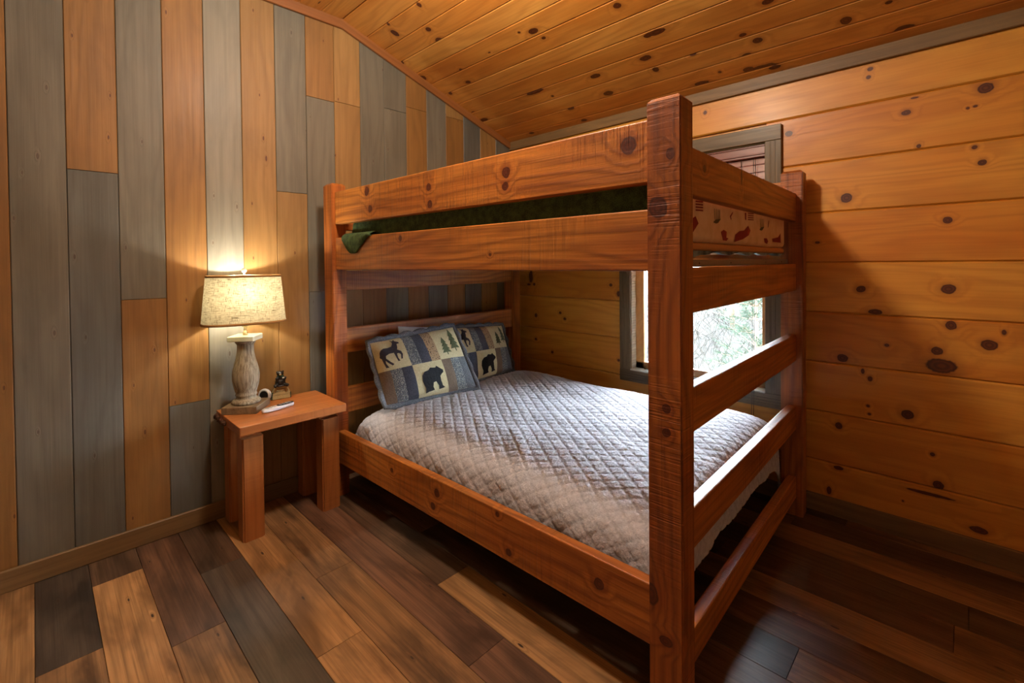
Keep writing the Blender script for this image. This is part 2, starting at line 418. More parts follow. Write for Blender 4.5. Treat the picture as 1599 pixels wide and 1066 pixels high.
Y0c = -1.0
sdir = Vector((1, 0, -SL)).normalized(); sw = Vector((0, 1, 0)).cross(sdir)
for k in range(len(xs) - 1):
    xa, xb = xs[k], xs[k + 1]
    kn = [(y - Y0c, (x_ - xa) * nv, a, b * .75) for (x_, y, a, b) in CE_KNOTS.get(k + 1, [])]
    mt = wood('ceiling_pine_board', *(CC if k % 3 else ('#e0a04e', '#ca8034', '#98541a')), knots=kn, **PINE)
    o = Vector((xa, Y0c, zc(xa + 1e-4))) - sw * .018
    board('plank', ce, o, (0, 1, 0), sdir, YW - Y0c, (xb - xa) * nv - .0012, .018, mt, .005)
M_cflat = wood('ceiling_pine_flat', '#e0a04e', '#ca8034', '#98541a', auto=(1.2, 6.0, .035), **PINE)
xx = 1.354
while xx > -.4:
    board('plank', ce, (xx - .131, Y0c, ZF + .018), (0, 1, 0), (1, 0, 0), YW - Y0c, .1298, .018, M_cflat, .005)
    xx -= .131

# baseboards and trims
bl = struct('baseboard_left', box_me('baseboard_left', (0, 0, 0), (XW - XB - .016, .088, .016), .003), M_trim, frame((XB, YW, 0), (1, 0, 0), (0, 0, 1)))
br = struct('baseboard_right', box_me('baseboard_right', (0, 0, 0), (YW - YB, .090, .016), .003), M_trim, frame((XW, YW, 0), (0, -1, 0), (0, 0, 1)))
struct('trim_1', box_me('trim_1', (0, 0, 0), (YW - YB, .075, .02), .003), M_trim, frame((XW, YW, 2.2545), (0, -1, 0), (0, 0, 1)))
tl = (XW - XBR) * nv
tv = Vector((SL, 0, 1)).normalized()
struct('trim_2', box_me('trim_2', (-.012, 0, 0), (tl, .062, .0202), .003), M_crown, frame(Vector((XBR, YW, ZF)) - tv * .05, sdir, tv))
struct('trim_3', box_me('trim_3', (0, 0, 0), (XBR - XB + .016, .07, .02), .003), M_crown, frame((XB, YW, ZF - .055), (1, 0, 0), (0, 0, 1)))

# ------------------------------------------------------------------ window
win = tag(empty('window_1', (XW, (WY0 + WY1) / 2, WZ0)), kind='structure')
def wpart(name, lo, hi, mat, bev=.002, parent=None):
    o = win.location
    me = box_me(name, [lo[i] - o[i] for i in range(3)], [hi[i] - o[i] for i in range(3)], bev)
    return link(name, me, mat, parent or win)
CO = .081
for y0 in (WY0 - CO, WY1):
    cs = link('side_casing', box_me('side_casing', (0, 0, 0), (WZ1 - WZ0, CO, .022), .0025), M_casing, win, frame(Vector((XW, y0, WZ0)) - win.location, (0, 0, 1), (0, 1, 0)))
    for q in (.028, .05, .056):                                # shallow routed flutes
        link('flute', box_me('flute', (.004, q, .0215), (WZ1 - WZ0 - .004, q + .003, .024), .0006), M_casing, cs)
link('head_casing', box_me('head_casing', (0, 0, 0), (WY1 - WY0 + 2 * CO, .083, .024), .0025), M_casing, win, frame(Vector((XW, WY1 + CO, WZ1)) - win.location, (0, -1, 0), (0, 0, 1)))
apr = link('apron', box_me('apron', (0, 0, 0), (WY1 - WY0 + 2 * CO, .080, .024), .0025), M_casing, win, frame(Vector((XW, WY1 + CO, WZ0 - .080)) - win.location, (0, -1, 0), (0, 0, 1)))
for q in (.018, .034, .05):
    link('flute', box_me('flute', (0, q, .0235), (WY1 - WY0 + 2 * CO, q + .004, .0275), .001), M_casing, apr)
M_jamb = NT('cream_jamb_liner')
_p = M_jamb.obj()
_s = M_jamb.new('ShaderNodeSeparateXYZ'); M_jamb.put(_s.inputs[0], _p)
_w = M_jamb.m('SINE', M_jamb.m('MULTIPLY', _s.outputs[2], 2 * PI / .018))
M_jamb.bump(_w, .002, .8)
M_jamb = M_jamb.fin(M_jamb.mix(M_jamb.rng(_w, .3, 1.0, 0, .35), lin('#e2d8bc'), lin('#a89a78')), .5)
M_sash = wood('yellow_pine_sash', '#c9995a', '#b98548', '#8c5c2a', rough=.4, coat=.2, ringk=.15, finek=.2)
for y in (WY0, WY1 - .006):
    wpart('jamb', (XW - .001, y, WZ0), (XW + .11, y + .006, WZ1), M_jamb, .0)
wpart('jamb', (XW - .001, WY0, WZ1 - .006), (XW + .11, WY1, WZ1), M_jamb, .0)
M_sill = plain('white_painted_sill', '#d6d8d2', .4)
wpart('sill', (XW - .024, WY0 - .0, WZ0 - .006), (XW + .11, WY1, WZ0 + .006), M_sill, .002)
sash = empty('sash', Vector((XW + .065, (WY0 + WY1) / 2, WZ0 + .006)) - Vector(win.location)); sash.parent = win
so = Vector((XW + .065, (WY0 + WY1) / 2, WZ0 + .006))
def spart(name, lo, hi, mat, bev=.003):
    return link(name, box_me(name, [lo[i] - so[i] for i in range(3)], [hi[i] - so[i] for i in range(3)], bev), mat, sash)
a, b, z0, z1 = WY0 + .006, WY1 - .006, WZ0 + .006, WZ1 - .006
SX0, SX1, SW = XW + .045, XW + .085, .040
spart('stile', (SX0, a, z0), (SX1, a + SW * .7, z1), M_sash); spart('stile', (SX0, b - SW - .02, z0), (SX1, b, z1), M_sash)
spart('rail', (SX0, a, z0), (SX1, b, z0 + .045), M_sash); spart('rail', (SX0, a, z1 - .045), (SX1, b, z1), M_sash)
spart('rail', (SX0, a, 1.27), (SX1, b, 1.31), M_sash)
gl = NT('window_glass')
_tr = gl.new('ShaderNodeBsdfTransparent'); _gs = gl.new('ShaderNodeBsdfGlossy'); _gs.inputs['Roughness'].default_value = .02
_fr = gl.new('ShaderNodeFresnel'); _fr.inputs[0].default_value = 1.45
_mx = gl.new('ShaderNodeMixShader')
gl.put(_mx.inputs[0], _fr.outputs[0]); gl.put(_mx.inputs[1], _tr.outputs[0]); gl.put(_mx.inputs[2], _gs.outputs[0])
gl.put(gl.out.inputs[0], _mx.outputs[0])
M_glass = gl.mat
spart('pane', (XW + .062, a + .02, z0 + .03), (XW + .066, b - .03, 1.275), M_glass, 0)
spart('pane', (XW + .062, a + .02, 1.305), (XW + .066, b - .03, z1 - .03), M_glass, 0)
M_latch = plain('brass_latch', '#a8743c', .35, metal=.6)
lt = bmesh.new(); tube_bm(lt, (0, 0, 0), (0, 0, .02), .006, .005, 10); tube_bm(lt, (0, 0, .018), (-.012, -.015, .026), .004, .003, 8)
link('latch', bm_mesh('latch', lt, True), M_latch, sash, Matrix.Translation((SX0 - .012 - so[0], b - .075 - so[1], .0)))

# window blind, drawn up above the lower bunk
M_blind = wood('cherry_blind_slat', '#8a4a34', '#7a3c28', '#4e2214', rough=.35, coat=.3, ringk=.1, finek=.2, var=.1)
M_cord = plain('dark_blind_cord', '#3c2c22', .8)
bd = tag(empty('window_blind', (XW - .004, (WY0 + WY1) / 2, 1.35)), 'brown wooden slatted blind drawn halfway up the window', 'blind')
bo = Vector(bd.location)
va = link('valance', box_me('valance', (0, 0, 0), (WY1 - WY0 - .01, .072, .014), .003), M_blind, bd, frame(Vector((XW + .016, WY1 - .005, 1.886)) - bo, (0, -1, 0), (0, 0, 1)))
for q in (.012, .056):
    link('bead', box_me('bead', (0, q, .0135), (WY1 - WY0 - .01, q + .007, .019), .002), M_blind, va)
slat_me = box_me('slat', (0, -.025, -.0014), (WY1 - WY0 - .022, .025, .0014), .0008)
slat_me.materials.append(M_blind)
sv = Vector((math.cos(1.36), 0, math.sin(1.36)))
zz = 1.872
while zz > 1.40:
    link('slat', slat_me, None, bd, frame(Vector((XW + .024, WY1 - .011, zz)) - bo, (0, -1, 0), sv))
    zz -= .043
link('bottom_rail', box_me('bottom_rail', (0, 0, 0), (WY1 - WY0 - .022, .018, .05), .003), M_blind, bd, frame(Vector((XW + .045, WY1 - .011, 1.36)) - bo, (0, -1, 0), (0, 0, 1)))
for y in (.93, 1.18, 1.48):
    link('ladder_cord', tube_me('ladder_cord', [Vector((XW + .012, y, 1.36)) - bo, Vector((XW + .012, y, 1.885)) - bo], .0016, 6), M_cord, bd)
for y in (.852, .862):
    link('pull_cord', tube_me('pull_cord', [Vector((XW + .004, y, 1.88)) - bo, Vector((XW - .030, y, .60)) - bo, Vector((XW - .032, y + .002, .44)) - bo], .0013, 6), M_cord, bd)

# ------------------------------------------------------------------ bunk bed
BX, BY, BR = 1.2158, .5488, .0275
bed = tag(empty('bunk_bed', (BX, BY, 0), BR), 'rustic red-brown timber bunk bed with square posts and wide rough-sawn rails', 'bunk bed')
BM = Matrix.Translation((BX, BY, 0)) @ Matrix.Rotation(BR, 4, 'Z')
PSX, PSY, LX, LY, ZT = .0838, .0992, 1.4836, 1.9788, 1.7616
def bwood(name, knots=(), cols_=None): return wood(name, *(cols_ or BC), knots=knots, **BEDC)
# posts: local x up, y along the bed, z towards the room
M_postnf = bwood('timber_foot_post', [(1.456, .066, .030, .026), (.899, .044, .013, .012), (.832, .044, .013, .012), (.36, .092, .03, .022), (.245, .05, .014, .02), (1.60, .03, .016, .012)], BP)
M_post = bwood('timber_post', (), BP)
def post(x, y, mat):
    bm = bmesh.new(); bmesh.ops.create_cube(bm, size=1.0)
    for v in bm.verts: v.co = Vector(((v.co.x + .5) * ZT, (v.co.y + .5) * PSY, (v.co.z + .5) * PSX))
    top = [e for e in bm.edges if all(v.co.x > ZT - 1e-4 for v in e.verts)]
    bmesh.ops.bevel(bm, geom=top, offset=.012, segments=1, affect='EDGES')
    side = [e for e in bm.edges if abs(e.verts[0].co.x - e.verts[1].co.x) > .5]
    bmesh.ops.bevel(bm, geom=side, offset=.004, segments=2, affect='EDGES')
    return link('post', bm_mesh('post', bm), mat, bed, frame((x + PSX, y, 0), (0, 0, 1), (0, 1, 0)))
post(0, 0, M_postnf); post(LX, 0, M_post); post(0, LY, M_post); post(LX, LY, M_post)
A_K = [(1.638, 1.678, .022), (1.609, 1.586, .018), (1.127, 1.639, .016), (1.119, 1.564, .017), (.663, 1.639, .02), (.668, 1.588, .016), (.166, 1.648, .026)]
B_K = [(1.346, 1.426, .014), (.751, 1.339, .006)]
C_K = [(1.442, .308, .012), (1.123, .244, .016), (1.095, .31, .018), (.726, .351, .01), (.669, .229, .014), (.277, .291, .018)]
RX, RT = .0193, .040
def side_rail(name, x, z0, z1, ks=()):
    mt = bwood('timber_' + name, [(y - PSY, z - z0, r * 1.0, r) for y, z, r in ks]) if ks else M_bed
    return beam(name, bed, (x, PSY, z0), (0, 1, 0), (0, 0, 1), LY - PSY, z1 - z0, RT, mt)
for x, kk in ((RX, 1), (LX + PSX - RX - RT, 0)):
    side_rail('guard_rail', x, 1.5315, 1.711, A_K if kk else ())
    side_rail('upper_side_rail', x, 1.2782, 1.4552, B_K if kk else ())
    side_rail('lower_side_rail', x, .1916, .3702, C_K if kk else ())
FYb, FT = .0287 + .038, .038
for (z0, z1, ks) in ((1.502, 1.6432, [(.612, .113, .008, .03), (.247, .09, .012, .012)]), (1.1513, 1.2868, ()), (.7948, .9297, ()), (.4437, .5676, ()), (.0948, .2034, ())):
    mt = bwood('timber_foot_rail', [(u - PSX, v, a_, b_) for u, v, a_, b_ in ks]) if ks else M_bed
    beam('foot_rail', bed, (PSX, FYb, z0), (1, 0, 0), (0, 0, 1), LX - PSX, z1 - z0, FT, mt)
for (z0, z1) in ((1.502, 1.6432), (1.157, 1.27), (.800, .942), (.455, .598), (.0948, .2034)):
    beam('headboard_slat', bed, (PSX, LY + .055, z0), (1, 0, 0), (0, 0, 1), LX - PSX, z1 - z0, FT, M_bed)
# mattress supports
M_raw = wood('plain_bed_slat', '#b48a58', '#a07444', '#6c4a28', rough=.6, coat=0, var=.15)
for zt in (.205, 1.292):
    for i in range(9):
        board('bed_slat', bed, (RX + RT - .0, .17 + i * .215, zt), (1, 0, 0), (0, 1, 0), LX + PSX - 2 * (RX + RT), .07, .019, M_raw, .002)
M_steel = plain('grey_painted_steel', '#8f8578', .45, metal=.3)
ang = link('angle_iron', multi_box('angle_iron', [((PSX, .0668, 1.288), (LX, .0700, 1.311)), ((PSX, .0668, 1.2880), (LX, .095, 1.2915))]), M_steel, bed)
M_hole = plain('dark_hole', '#1c1612', .5)  # dark discs paint the shade inside the angle iron's holes
for xh in (.30, .61, 1.08, 1.36):
    sb = bmesh.new(); tube_bm(sb, (xh, .0670, 1.299), (xh, .0655, 1.299), .0035, .003, 8)
    link('hole_disc', bm_mesh('hole_disc', sb), M_hole, ang)

# ------------------------------------------------------------------ lower mattress and quilt
def bedobj(name, me, mat, label, cat, group=None):
    o = link(name, me, mat, None, BM.copy())
    return tag(o, label, cat, group)
def soft_block(name, lo, hi, r, seg=4):
    return box_me(name, lo, hi, r, seg)
M_mat = plain('white_mattress_ticking', '#cfc8ba', .8, bumpscale=90, bumpd=.0008)
lm = bedobj('mattress', soft_block('mattress', (.105, .135, .2245), (1.44, 1.88, .445), .05), M_mat, 'pale lower mattress under the grey quilt', 'mattress')
lm.data.polygons.foreach_set('use_smooth', [True] * len(lm.data.polygons))
XP = [(.0640, .300), (.0645, .335), (.066, .375), (.073, .415), (.092, .452), (.13, .480), (.20, .499), (.30, .511), (.45, .519), (.60, .525), (.75, .528), (.90, .529), (1.05, .528), (1.20, .525), (1.32, .516), (1.40, .498), (1.447, .462), (1.468, .41), (1.474, .36), (1.475, .31)]
YP = [(.1035, .262), (.1035, .20), (.104, .14), (.108, .09), (.125, .045), (.16, .018), (.22, .006), (.30, .0), (.45, 0), (.65, 0), (.85, 0), (1.05, 0), (1.25, 0), (1.45, 0), (1.6, 0), (1.72, .002), (1.80, .012), (1.86, .035), (1.90, .08), (1.915, .15)]
NX, NY = 260, 340
def path_samples(P_, n):
    fine_ = [interp(P_, i / 2000) for i in range(2001)]
    s = [0]
    for q, w in zip(fine_, fine_[1:]): s.append(s[-1] + math.hypot(q[0] - w[0], q[1] - w[1]))
    out = []; j = 0
    for i in range(n + 1):
        t = s[-1] * i / n
        while j < 1999 and s[j + 1] < t: j += 1
        f_ = (t - s[j]) / max(s[j + 1] - s[j], 1e-9)
        out.append((lerp(fine_[j][0], fine_[j + 1][0], f_), lerp(fine_[j][1], fine_[j + 1][1], f_), t))
    return out
SX_, SY_ = path_samples(XP, NX), path_samples(YP, NY)
PERD = .050
def ridge(t):
    f_ = abs((t / PERD) % 1.0 - .5) * 2          # 1 at seam line, 0 mid
    return max(0.0, (f_ - .72) / .28)
base = []
for j, (y, dz, ty) in enumerate(SY_):
    row = []
    for i, (xx_, z, tx) in enumerate(SX_):
        side = max(0.0, min(1.0, (.50 - z) / .10)) if xx_ < .7 else 0
        wr_ = noise.noise(Vector((tx * 3.0, ty * 2.2, 1.3))) * .010 + noise.noise(Vector((tx * 9.0, ty * 5.0, 4.3))) * .0045
        fold = noise.noise(Vector((tx * 2.0 + ty * 1.3, ty * 4.0 - tx * 2.5, 8.0)))
        pull = noise.noise(Vector((tx * 6.0 + ty * 9.0, ty * 3.0 - tx * 3.0, 2.0))) * .007 * side
        fold2 = math.exp(-((ty - .62 - tx * .9) / .05) ** 2) * math.exp(-((tx - .30) / .20) ** 2) * .005
        fold3 = math.exp(-((ty - 1.45 + (tx - .35) * 1.2) / .03) ** 2) * math.exp(-((tx - .34) / .10) ** 2) * .010
        zz = z - dz + wr_ * (1 - .6 * (dz > .1)) + fold * .010 * side + fold2
        xo = xx_ + abs(fold) * .022 * side + abs(pull)
        yo = y + (max(0.0, noise.noise(Vector((tx * 7, 3.0, 0)))) * .012 if dz > .12 and y < .3 else 0)
        if dz > .2 and y < .3: zz += .02 * noise.noise(Vector((tx * 5.0, 0, 2.0)))
        row.append(Vector((xo, yo, zz)))
    base.append(row)
verts = []; SEAM = []
for j in range(NY + 1):
    ty = SY_[j][2]
    for i in range(NX + 1):
        tx = SX_[i][2]
        du_ = base[j][min(i + 1, NX)] - base[j][max(i - 1, 0)]; dv__ = base[min(j + 1, NY)][i] - base[max(j - 1, 0)][i]
        nn = du_.cross(dv__)
        nn = nn.normalized() if nn.length > 1e-9 else Vector((0, 0, 1))
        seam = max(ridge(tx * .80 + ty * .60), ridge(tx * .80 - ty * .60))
        puff = .0018 - .0036 * seam + noise.noise(Vector((tx * 45, ty * 45, 0))) * .0016
        edge = min(1.0, i / 6, (NX - i) / 6)
        q = base[j][i] + nn * puff * edge
        q.x = max(q.x, .0628)
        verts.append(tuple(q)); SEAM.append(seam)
faces = [(j * (NX + 1) + i, j * (NX + 1) + i + 1, (j + 1) * (NX + 1) + i + 1, (j + 1) * (NX + 1) + i) for j in range(NY) for i in range(NX)]
g = NT('grey_quilted_cotton')
p = g.obj()
crk = g.noise(p, 120.0, 3.0, .6)
crk2 = g.noise(g.vm('MULTIPLY', p, (70.0, 110.0, 70.0)), 1.0, 2.0)
g.bump(g.m('ADD', crk, crk2), .003, .8)
c_ = g.mix(g.rng(crk2, .35, .65), lin('#c4c4cc'), lin('#b2b2bb'))
at = g.new('ShaderNodeAttribute'); at.attribute_name = 'seam_shade'
c_ = g.mix(g.m('MULTIPLY', at.outputs['Fac'], .22), c_, lin('#7c7b84'))  # shade in the quilting seams painted as darker grey
M_quilt = g.fin(c_, .85, sheen=.1)
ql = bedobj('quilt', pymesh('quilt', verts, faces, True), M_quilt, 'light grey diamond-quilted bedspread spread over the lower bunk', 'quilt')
sa = ql.data.attributes.new('seam_shade', 'FLOAT', 'POINT'); sa.data.foreach_set('value', SEAM)
mod = ql.modifiers.new('thickness', 'SOLIDIFY'); mod.thickness = .006; mod.offset = -1

# ------------------------------------------------------------------ upper mattress with printed sheet, board under it, green blanket
g = NT('printed_cream_sheet')
p = g.obj()
wv = g.noise(p, 18.0, 3.0)
g.bump(wv, .004, .6)
M_sheet = g.fin(g.mix(g.rng(wv, .35, .7), lin('#ecc496'), lin('#deb07c')), .8)
um = bedobj('mattress', soft_block('mattress', (.072, .075, 1.368), (1.470, 1.855, 1.535), .022), M_sheet, 'upper bunk mattress in a cream sheet printed with red canoes', 'mattress')
um.data.polygons.foreach_set('use_smooth', [True] * len(um.data.polygons))
M_red = plain('dark_red_print', '#8e1a14', .8); M_olive = plain('olive_print', '#5a4a1e', .8)
def print_shape(pts, mat, parent=um):
    me = pymesh('print', [(x_, .0738, z_) for x_, z_ in pts], [tuple(range(len(pts)))])
    o = link('print', me, mat, parent)
    return o
canoe = [(.672, 1.378), (.685, 1.407), (.734, 1.423), (.794, 1.428), (.849, 1.45), (.881, 1.432), (.857, 1.411), (.777, 1.392)]
print_shape(canoe, M_red); print_shape([(x_ - .85, z_) for x_, z_ in [(1.0, 1.395), (1.02, 1.42), (1.08, 1.432), (1.14, 1.452), (1.165, 1.43), (1.12, 1.40)]], M_red)
print_shape([(1.215, 1.408), (1.326, 1.419), (1.372, 1.44), (1.378, 1.393), (1.226, 1.393)], M_red)
print_shape([(.526, 1.411), (.555, 1.42), (.588, 1.414), (.584, 1.392), (.606, 1.390), (.584, 1.380), (.547, 1.381)], M_red)
print_shape([(1.078, 1.406), (1.128, 1.407), (1.15, 1.394), (1.128, 1.381), (1.089, 1.387)], M_red)
for k in range(4): print_shape([(.844, 1.503 - k * .0085), (.925, 1.506 - k * .0085), (.925, 1.502 - k * .0085), (.844, 1.499 - k * .0085)], M_red)
print_shape([(.804, 1.50), (.824, 1.502), (.824, 1.471), (.808, 1.473)], M_red)
for k in range(4): print_shape([(.29, 1.503 - k * .0095), (.355, 1.506 - k * .0095), (.355, 1.501 - k * .0095), (.29, 1.498 - k * .0095)], M_red)
print_shape([(.622, 1.474), (.653, 1.492), (.661, 1.491), (.636, 1.473), (.641, 1.463), (.634, 1.461)], M_red)
print_shape([(1.15, 1.476), (1.162, 1.492), (1.168, 1.490), (1.156, 1.462), (1.146, 1.455)], M_red)
for dx in (0, .56):
    print_shape([(.451 + dx, 1.441), (.471 + dx, 1.452), (.526 + dx, 1.458), (.498 + dx, 1.442), (.478 + dx, 1.438)], M_olive)
    for q in range(4): print_shape([(.465 + dx + q * .016, 1.452), (.470 + dx + q * .016, 1.452), (.462 + dx + q * .018, 1.49), (.458 + dx + q * .018, 1.49)], M_olive)
M_tanb = plain('tan_foam_board', '#c98a4c', .8)
fb = bedobj('bunkie_board', soft_block('bunkie_board', (.075, .078, 1.341), (1.468, 1.92, 1.3675), .010), M_tanb, 'thin tan board supporting the upper bunk mattress', 'mattress board')
# grey dust cover sagging below the board
g = NT('grey_dust_cover'); p = g.obj()
M_dust = g.fin(g.mix(g.rng(g.noise(p, 14.0, 3.0), .4, .6), lin('#2e3a3a'), lin('#8f9c98')), .8)
vs = []; fs = []
n = 40
for i in range(n + 1):
    x_ = .075 + 1.392 * i / n
    sag = .008 + .006 * math.sin(i * .9) + (.018 * math.exp(-((i - 6) / 1.2) ** 2))
    sag = min(sag, .024)
    vs += [(x_, .0785, 1.3405), (x_, .0785, 1.3405 - sag), (x_, .105, 1.3405 - sag * .8), (x_, .105, 1.3405)]
for i in range(n):
    for k in range(4):
        fs.append((i * 4 + k, i * 4 + (k + 1) % 4, i * 4 + 4 + (k + 1) % 4, i * 4 + 4 + k))
fs += [(3, 2, 1, 0), (n * 4, n * 4 + 1, n * 4 + 2, n * 4 + 3)]
link('dust_cover', pymesh('dust_cover', vs, fs), M_dust, fb)

g = NT('dark_green_fleece'); p = g.obj()
n1 = g.noise(p, 260.0, 3.0, .7); n2 = g.noise(p, 40.0, 3.0)
g.bump(n1, .004, 1.0)
M_green = g.fin(g.mix(g.rng(g.m('MULTIPLY_ADD', n1, .5, g.m('MULTIPLY', n2, .5)), .4, .6), lin('#22361a'), lin('#4c6434')), .95)
# blanket: lies on top of the mattress, drops behind the rails, one corner flops out over the lower rail
def blanket():
    prof = [(1.40, 1.5445), (.9, 1.5445), (.4, 1.5445), (.12, 1.5445), (.08, 1.541), (.067, 1.528), (.0655, 1.505), (.0650, 1.48), (.0650, 1.455), (.0650, 1.435), (.0655, 1.40)]
    bm = bmesh.new()
    ny = 90
    rows = []
    for j in range(ny + 1):
        y = lerp(.103, 1.865, j / ny)
        row = []
        for k, (x_, z_) in enumerate(prof):
            w_ = noise.noise(Vector((x_ * 5, y * 4, z_ * 9)))
            zz = z_ + w_ * (.003 if k > 4 else .006)
            xo = x_ - (max(0, w_) * .003 if k > 4 else 0)
            row.append(bm.verts.new((xo, y + (0.006 * math.sin(z_ * 90) if j == ny else 0), zz)))
        rows.append(row)
    for j in range(ny):
        for k in range(len(prof) - 1):
            bm.faces.new((rows[j][k], rows[j + 1][k], rows[j + 1][k + 1], rows[j][k + 1]))
    return bm_mesh('blanket', bm, True)
bkt = bedobj('blanket', blanket(), M_green, 'dark green fleece blanket on the upper bunk with one corner over the rail', 'blanket')
mod = bkt.modifiers.new('thickness', 'SOLIDIFY'); mod.thickness = .004; mod.offset = 1
def flap():
    bm = bmesh.new()
    n_, m_ = 24, 14
    rows = []
    for i in range(n_ + 1):
        s = i / n_
        y = lerp(1.885, 1.60, s)
        if s < .45: dep = .098 * math.sin(PI / 2 * min(1.0, (s / .42 + .25)))
        else: dep = .098 * (1 - ((s - .45) / .55)) ** 1.15
        dep = max(dep, .012)
        row = []
        for k in range(m_ + 1):
            t = k / m_
            if t < .3:                               # from behind the rail up over its top edge
                q = t / .3
                x_ = lerp(.0645, .013, q); z_ = 1.462 + .012 * math.sin(PI * q)
            else:
                q = (t - .3) / .7
                x_ = .0125 - .008 * math.sin(PI * q) * (1 + .5 * math.sin(s * 9)); z_ = 1.462 - dep * q
            row.append(bm.verts.new((x_, y - .012 * t, z_)))
        rows.append(row)
    for i in range(n_):
        for k in range(m_): bm.faces.new((rows[i][k], rows[i + 1][k], rows[i + 1][k + 1], rows[i][k + 1]))
    return bm_mesh('corner_flap', bm, True)
fl = link('corner_flap', flap(), M_green, bkt)
mod = fl.modifiers.new('thickness', 'SOLIDIFY'); mod.thickness = .004; mod.offset = 0

# ------------------------------------------------------------------ pillows
def fabric(name, c1, c2, speck=None, sscale=120.0, size=.3, c3=None):
    g = NT(name); p = g.obj()
    n1 = g.noise(p, 140.0, 3.0)
    col = g.mix(g.rng(n1, .35, .65), lin(c1), lin(c2))
    if speck:
        v1 = g.vor(p, sscale)
        col = g.mix(g.rng(v1, size, size + .08, 1.0, 0.0), col, lin(speck))
    if c3:
        v2 = g.vor(g.vm('ADD', p, (3.1, 1.7, .3)), sscale * .6)
        col = g.mix(g.rng(v2, size * .9, size * .9 + .08, 1.0, 0.0), col, lin(c3))
    g.bump(g.noise(p, 90.0, 2.0), .003, .6)
    return g.fin(col, .9, sheen=.1)
F_cream = fabric('cream_patch', '#d8cfa4', '#cbc196')
F_floral = fabric('blue_floral_patch', '#6a7076', '#545a62', '#b9bcae', 150, .28, '#878f92')
F_navy = fabric('navy_patch', '#4c5060', '#40434f', '#5c6070', 220, .22)
F_dots = fabric('tan_dotted_patch', '#b59a76', '#a88c68', '#4c4038', 95, .26)
F_brown = fabric('taupe_patch', '#7c6a58', '#6c5b4a', '#857564', 200, .2)
F_slate = fabric('slate_border', '#63676e', '#53575e', '#8a9092', 190, .24)
F_white = fabric('white_pillowcase', '#d9dae0', '#cfd0d8')
F_deer = fabric('dark_brown_deer', '#3f3a40', '#37323a'); F_bear = fabric('black_bear', '#1d1f26', '#16181e')
F_tree = fabric('olive_tree', '#5f6a4a', '#4e583c', '#7a8462', 160, .25)
DEER = [(.08, .52), (.10, .62), (.17, .70), (.27, .74), (.42, .73), (.56, .75), (.62, .84), (.63, .91), (.57, .99), (.66, .94), (.73, .98), (.74, .92), (.86, .86), (.86, .81), (.77, .80), (.75, .69), (.71, .60), (.83, .52), (.86, .41), (.81, .26), (.75, .25), (.79, .41), (.73, .47), (.66, .46), (.66, .32), (.70, .20), (.63, .20), (.60, .33), (.56, .51), (.40, .51), (.27, .46), (.25, .37), (.36, .23), (.46, .13), (.40, .09), (.28, .20), (.21, .30), (.20, .20), (.27, .05), (.17, .05), (.13, .22), (.11, .38), (.06, .44)]
BEAR = [(.10, .46), (.13, .64), (.24, .75), (.40, .78), (.50, .86), (.60, .84), (.70, .83), (.75, .88), (.80, .84), (.87, .78), (.97, .71), (.96, .63), (.87, .58), (.80, .52), (.80, .36), (.83, .20), (.91, .13), (.66, .10), (.67, .22), (.59, .37), (.49, .35), (.45, .22), (.49, .11), (.25, .08), (.15, .05), (.18, .22), (.13, .34)]
TREE = [(.46, .0), (.54, .0), (.54, .14), (.86, .12), (.68, .30), (.82, .30), (.64, .48), (.76, .48), (.60, .66), (.70, .67), (.5, 1.0), (.30, .67), (.40, .66), (.24, .48), (.36, .48), (.18, .30), (.32, .30), (.14, .12), (.46, .14)]

class Sham:
    """pillow front as a surface over (u, v); corners in bed coordinates"""
    def __init__(s, bl_, br_, tl_, tr_, puff, seed):
        s.c = [Vector(q) for q in (bl_, br_, tl_, tr_)]; s.puff = puff; s.seed = seed
        s.n = (s.c[1] - s.c[0]).cross(s.c[2] - s.c[0]).normalized()
        if s.n.y > 0: s.n = -s.n
    def base(s, u, v):
        a_ = s.c[0].lerp(s.c[1], u); b_ = s.c[2].lerp(s.c[3], u)
        return a_.lerp(b_, v)
    def prof(s, u, v):
        uu = max(0, min(1, u)); vv = max(0, min(1, v))
        return (max(0, math.sin(PI * uu)) ** .55) * (max(0, math.sin(PI * vv)) ** .55)
    def front(s, u, v, off=0.0):
        w_ = noise.noise(Vector((u * 3, v * 2.4, s.seed))) * .012 * s.prof(u, v) + noise.noise(Vector((u * 9, v * 7, s.seed))) * .004
        return s.base(u, v) + s.n * (s.puff * s.prof(u, v) + w_ + off)
    def back(s, u, v):
        return s.base(u, v) - s.n * (s.puff * .55 * s.prof(u, v))
def grid_me(name, fn, u0, u1, v0, v1, nu, nv_):
    vs = [fn(lerp(u0, u1, i / nu), lerp(v0, v1, j / nv_)) for j in range(nv_ + 1) for i in range(nu + 1)]
    fs = [(j * (nu + 1) + i, j * (nu + 1) + i + 1, (j + 1) * (nu + 1) + i + 1, (j + 1) * (nu + 1) + i) for j in range(nv_) for i in range(nu)]
    return pymesh(name, vs, fs, True)
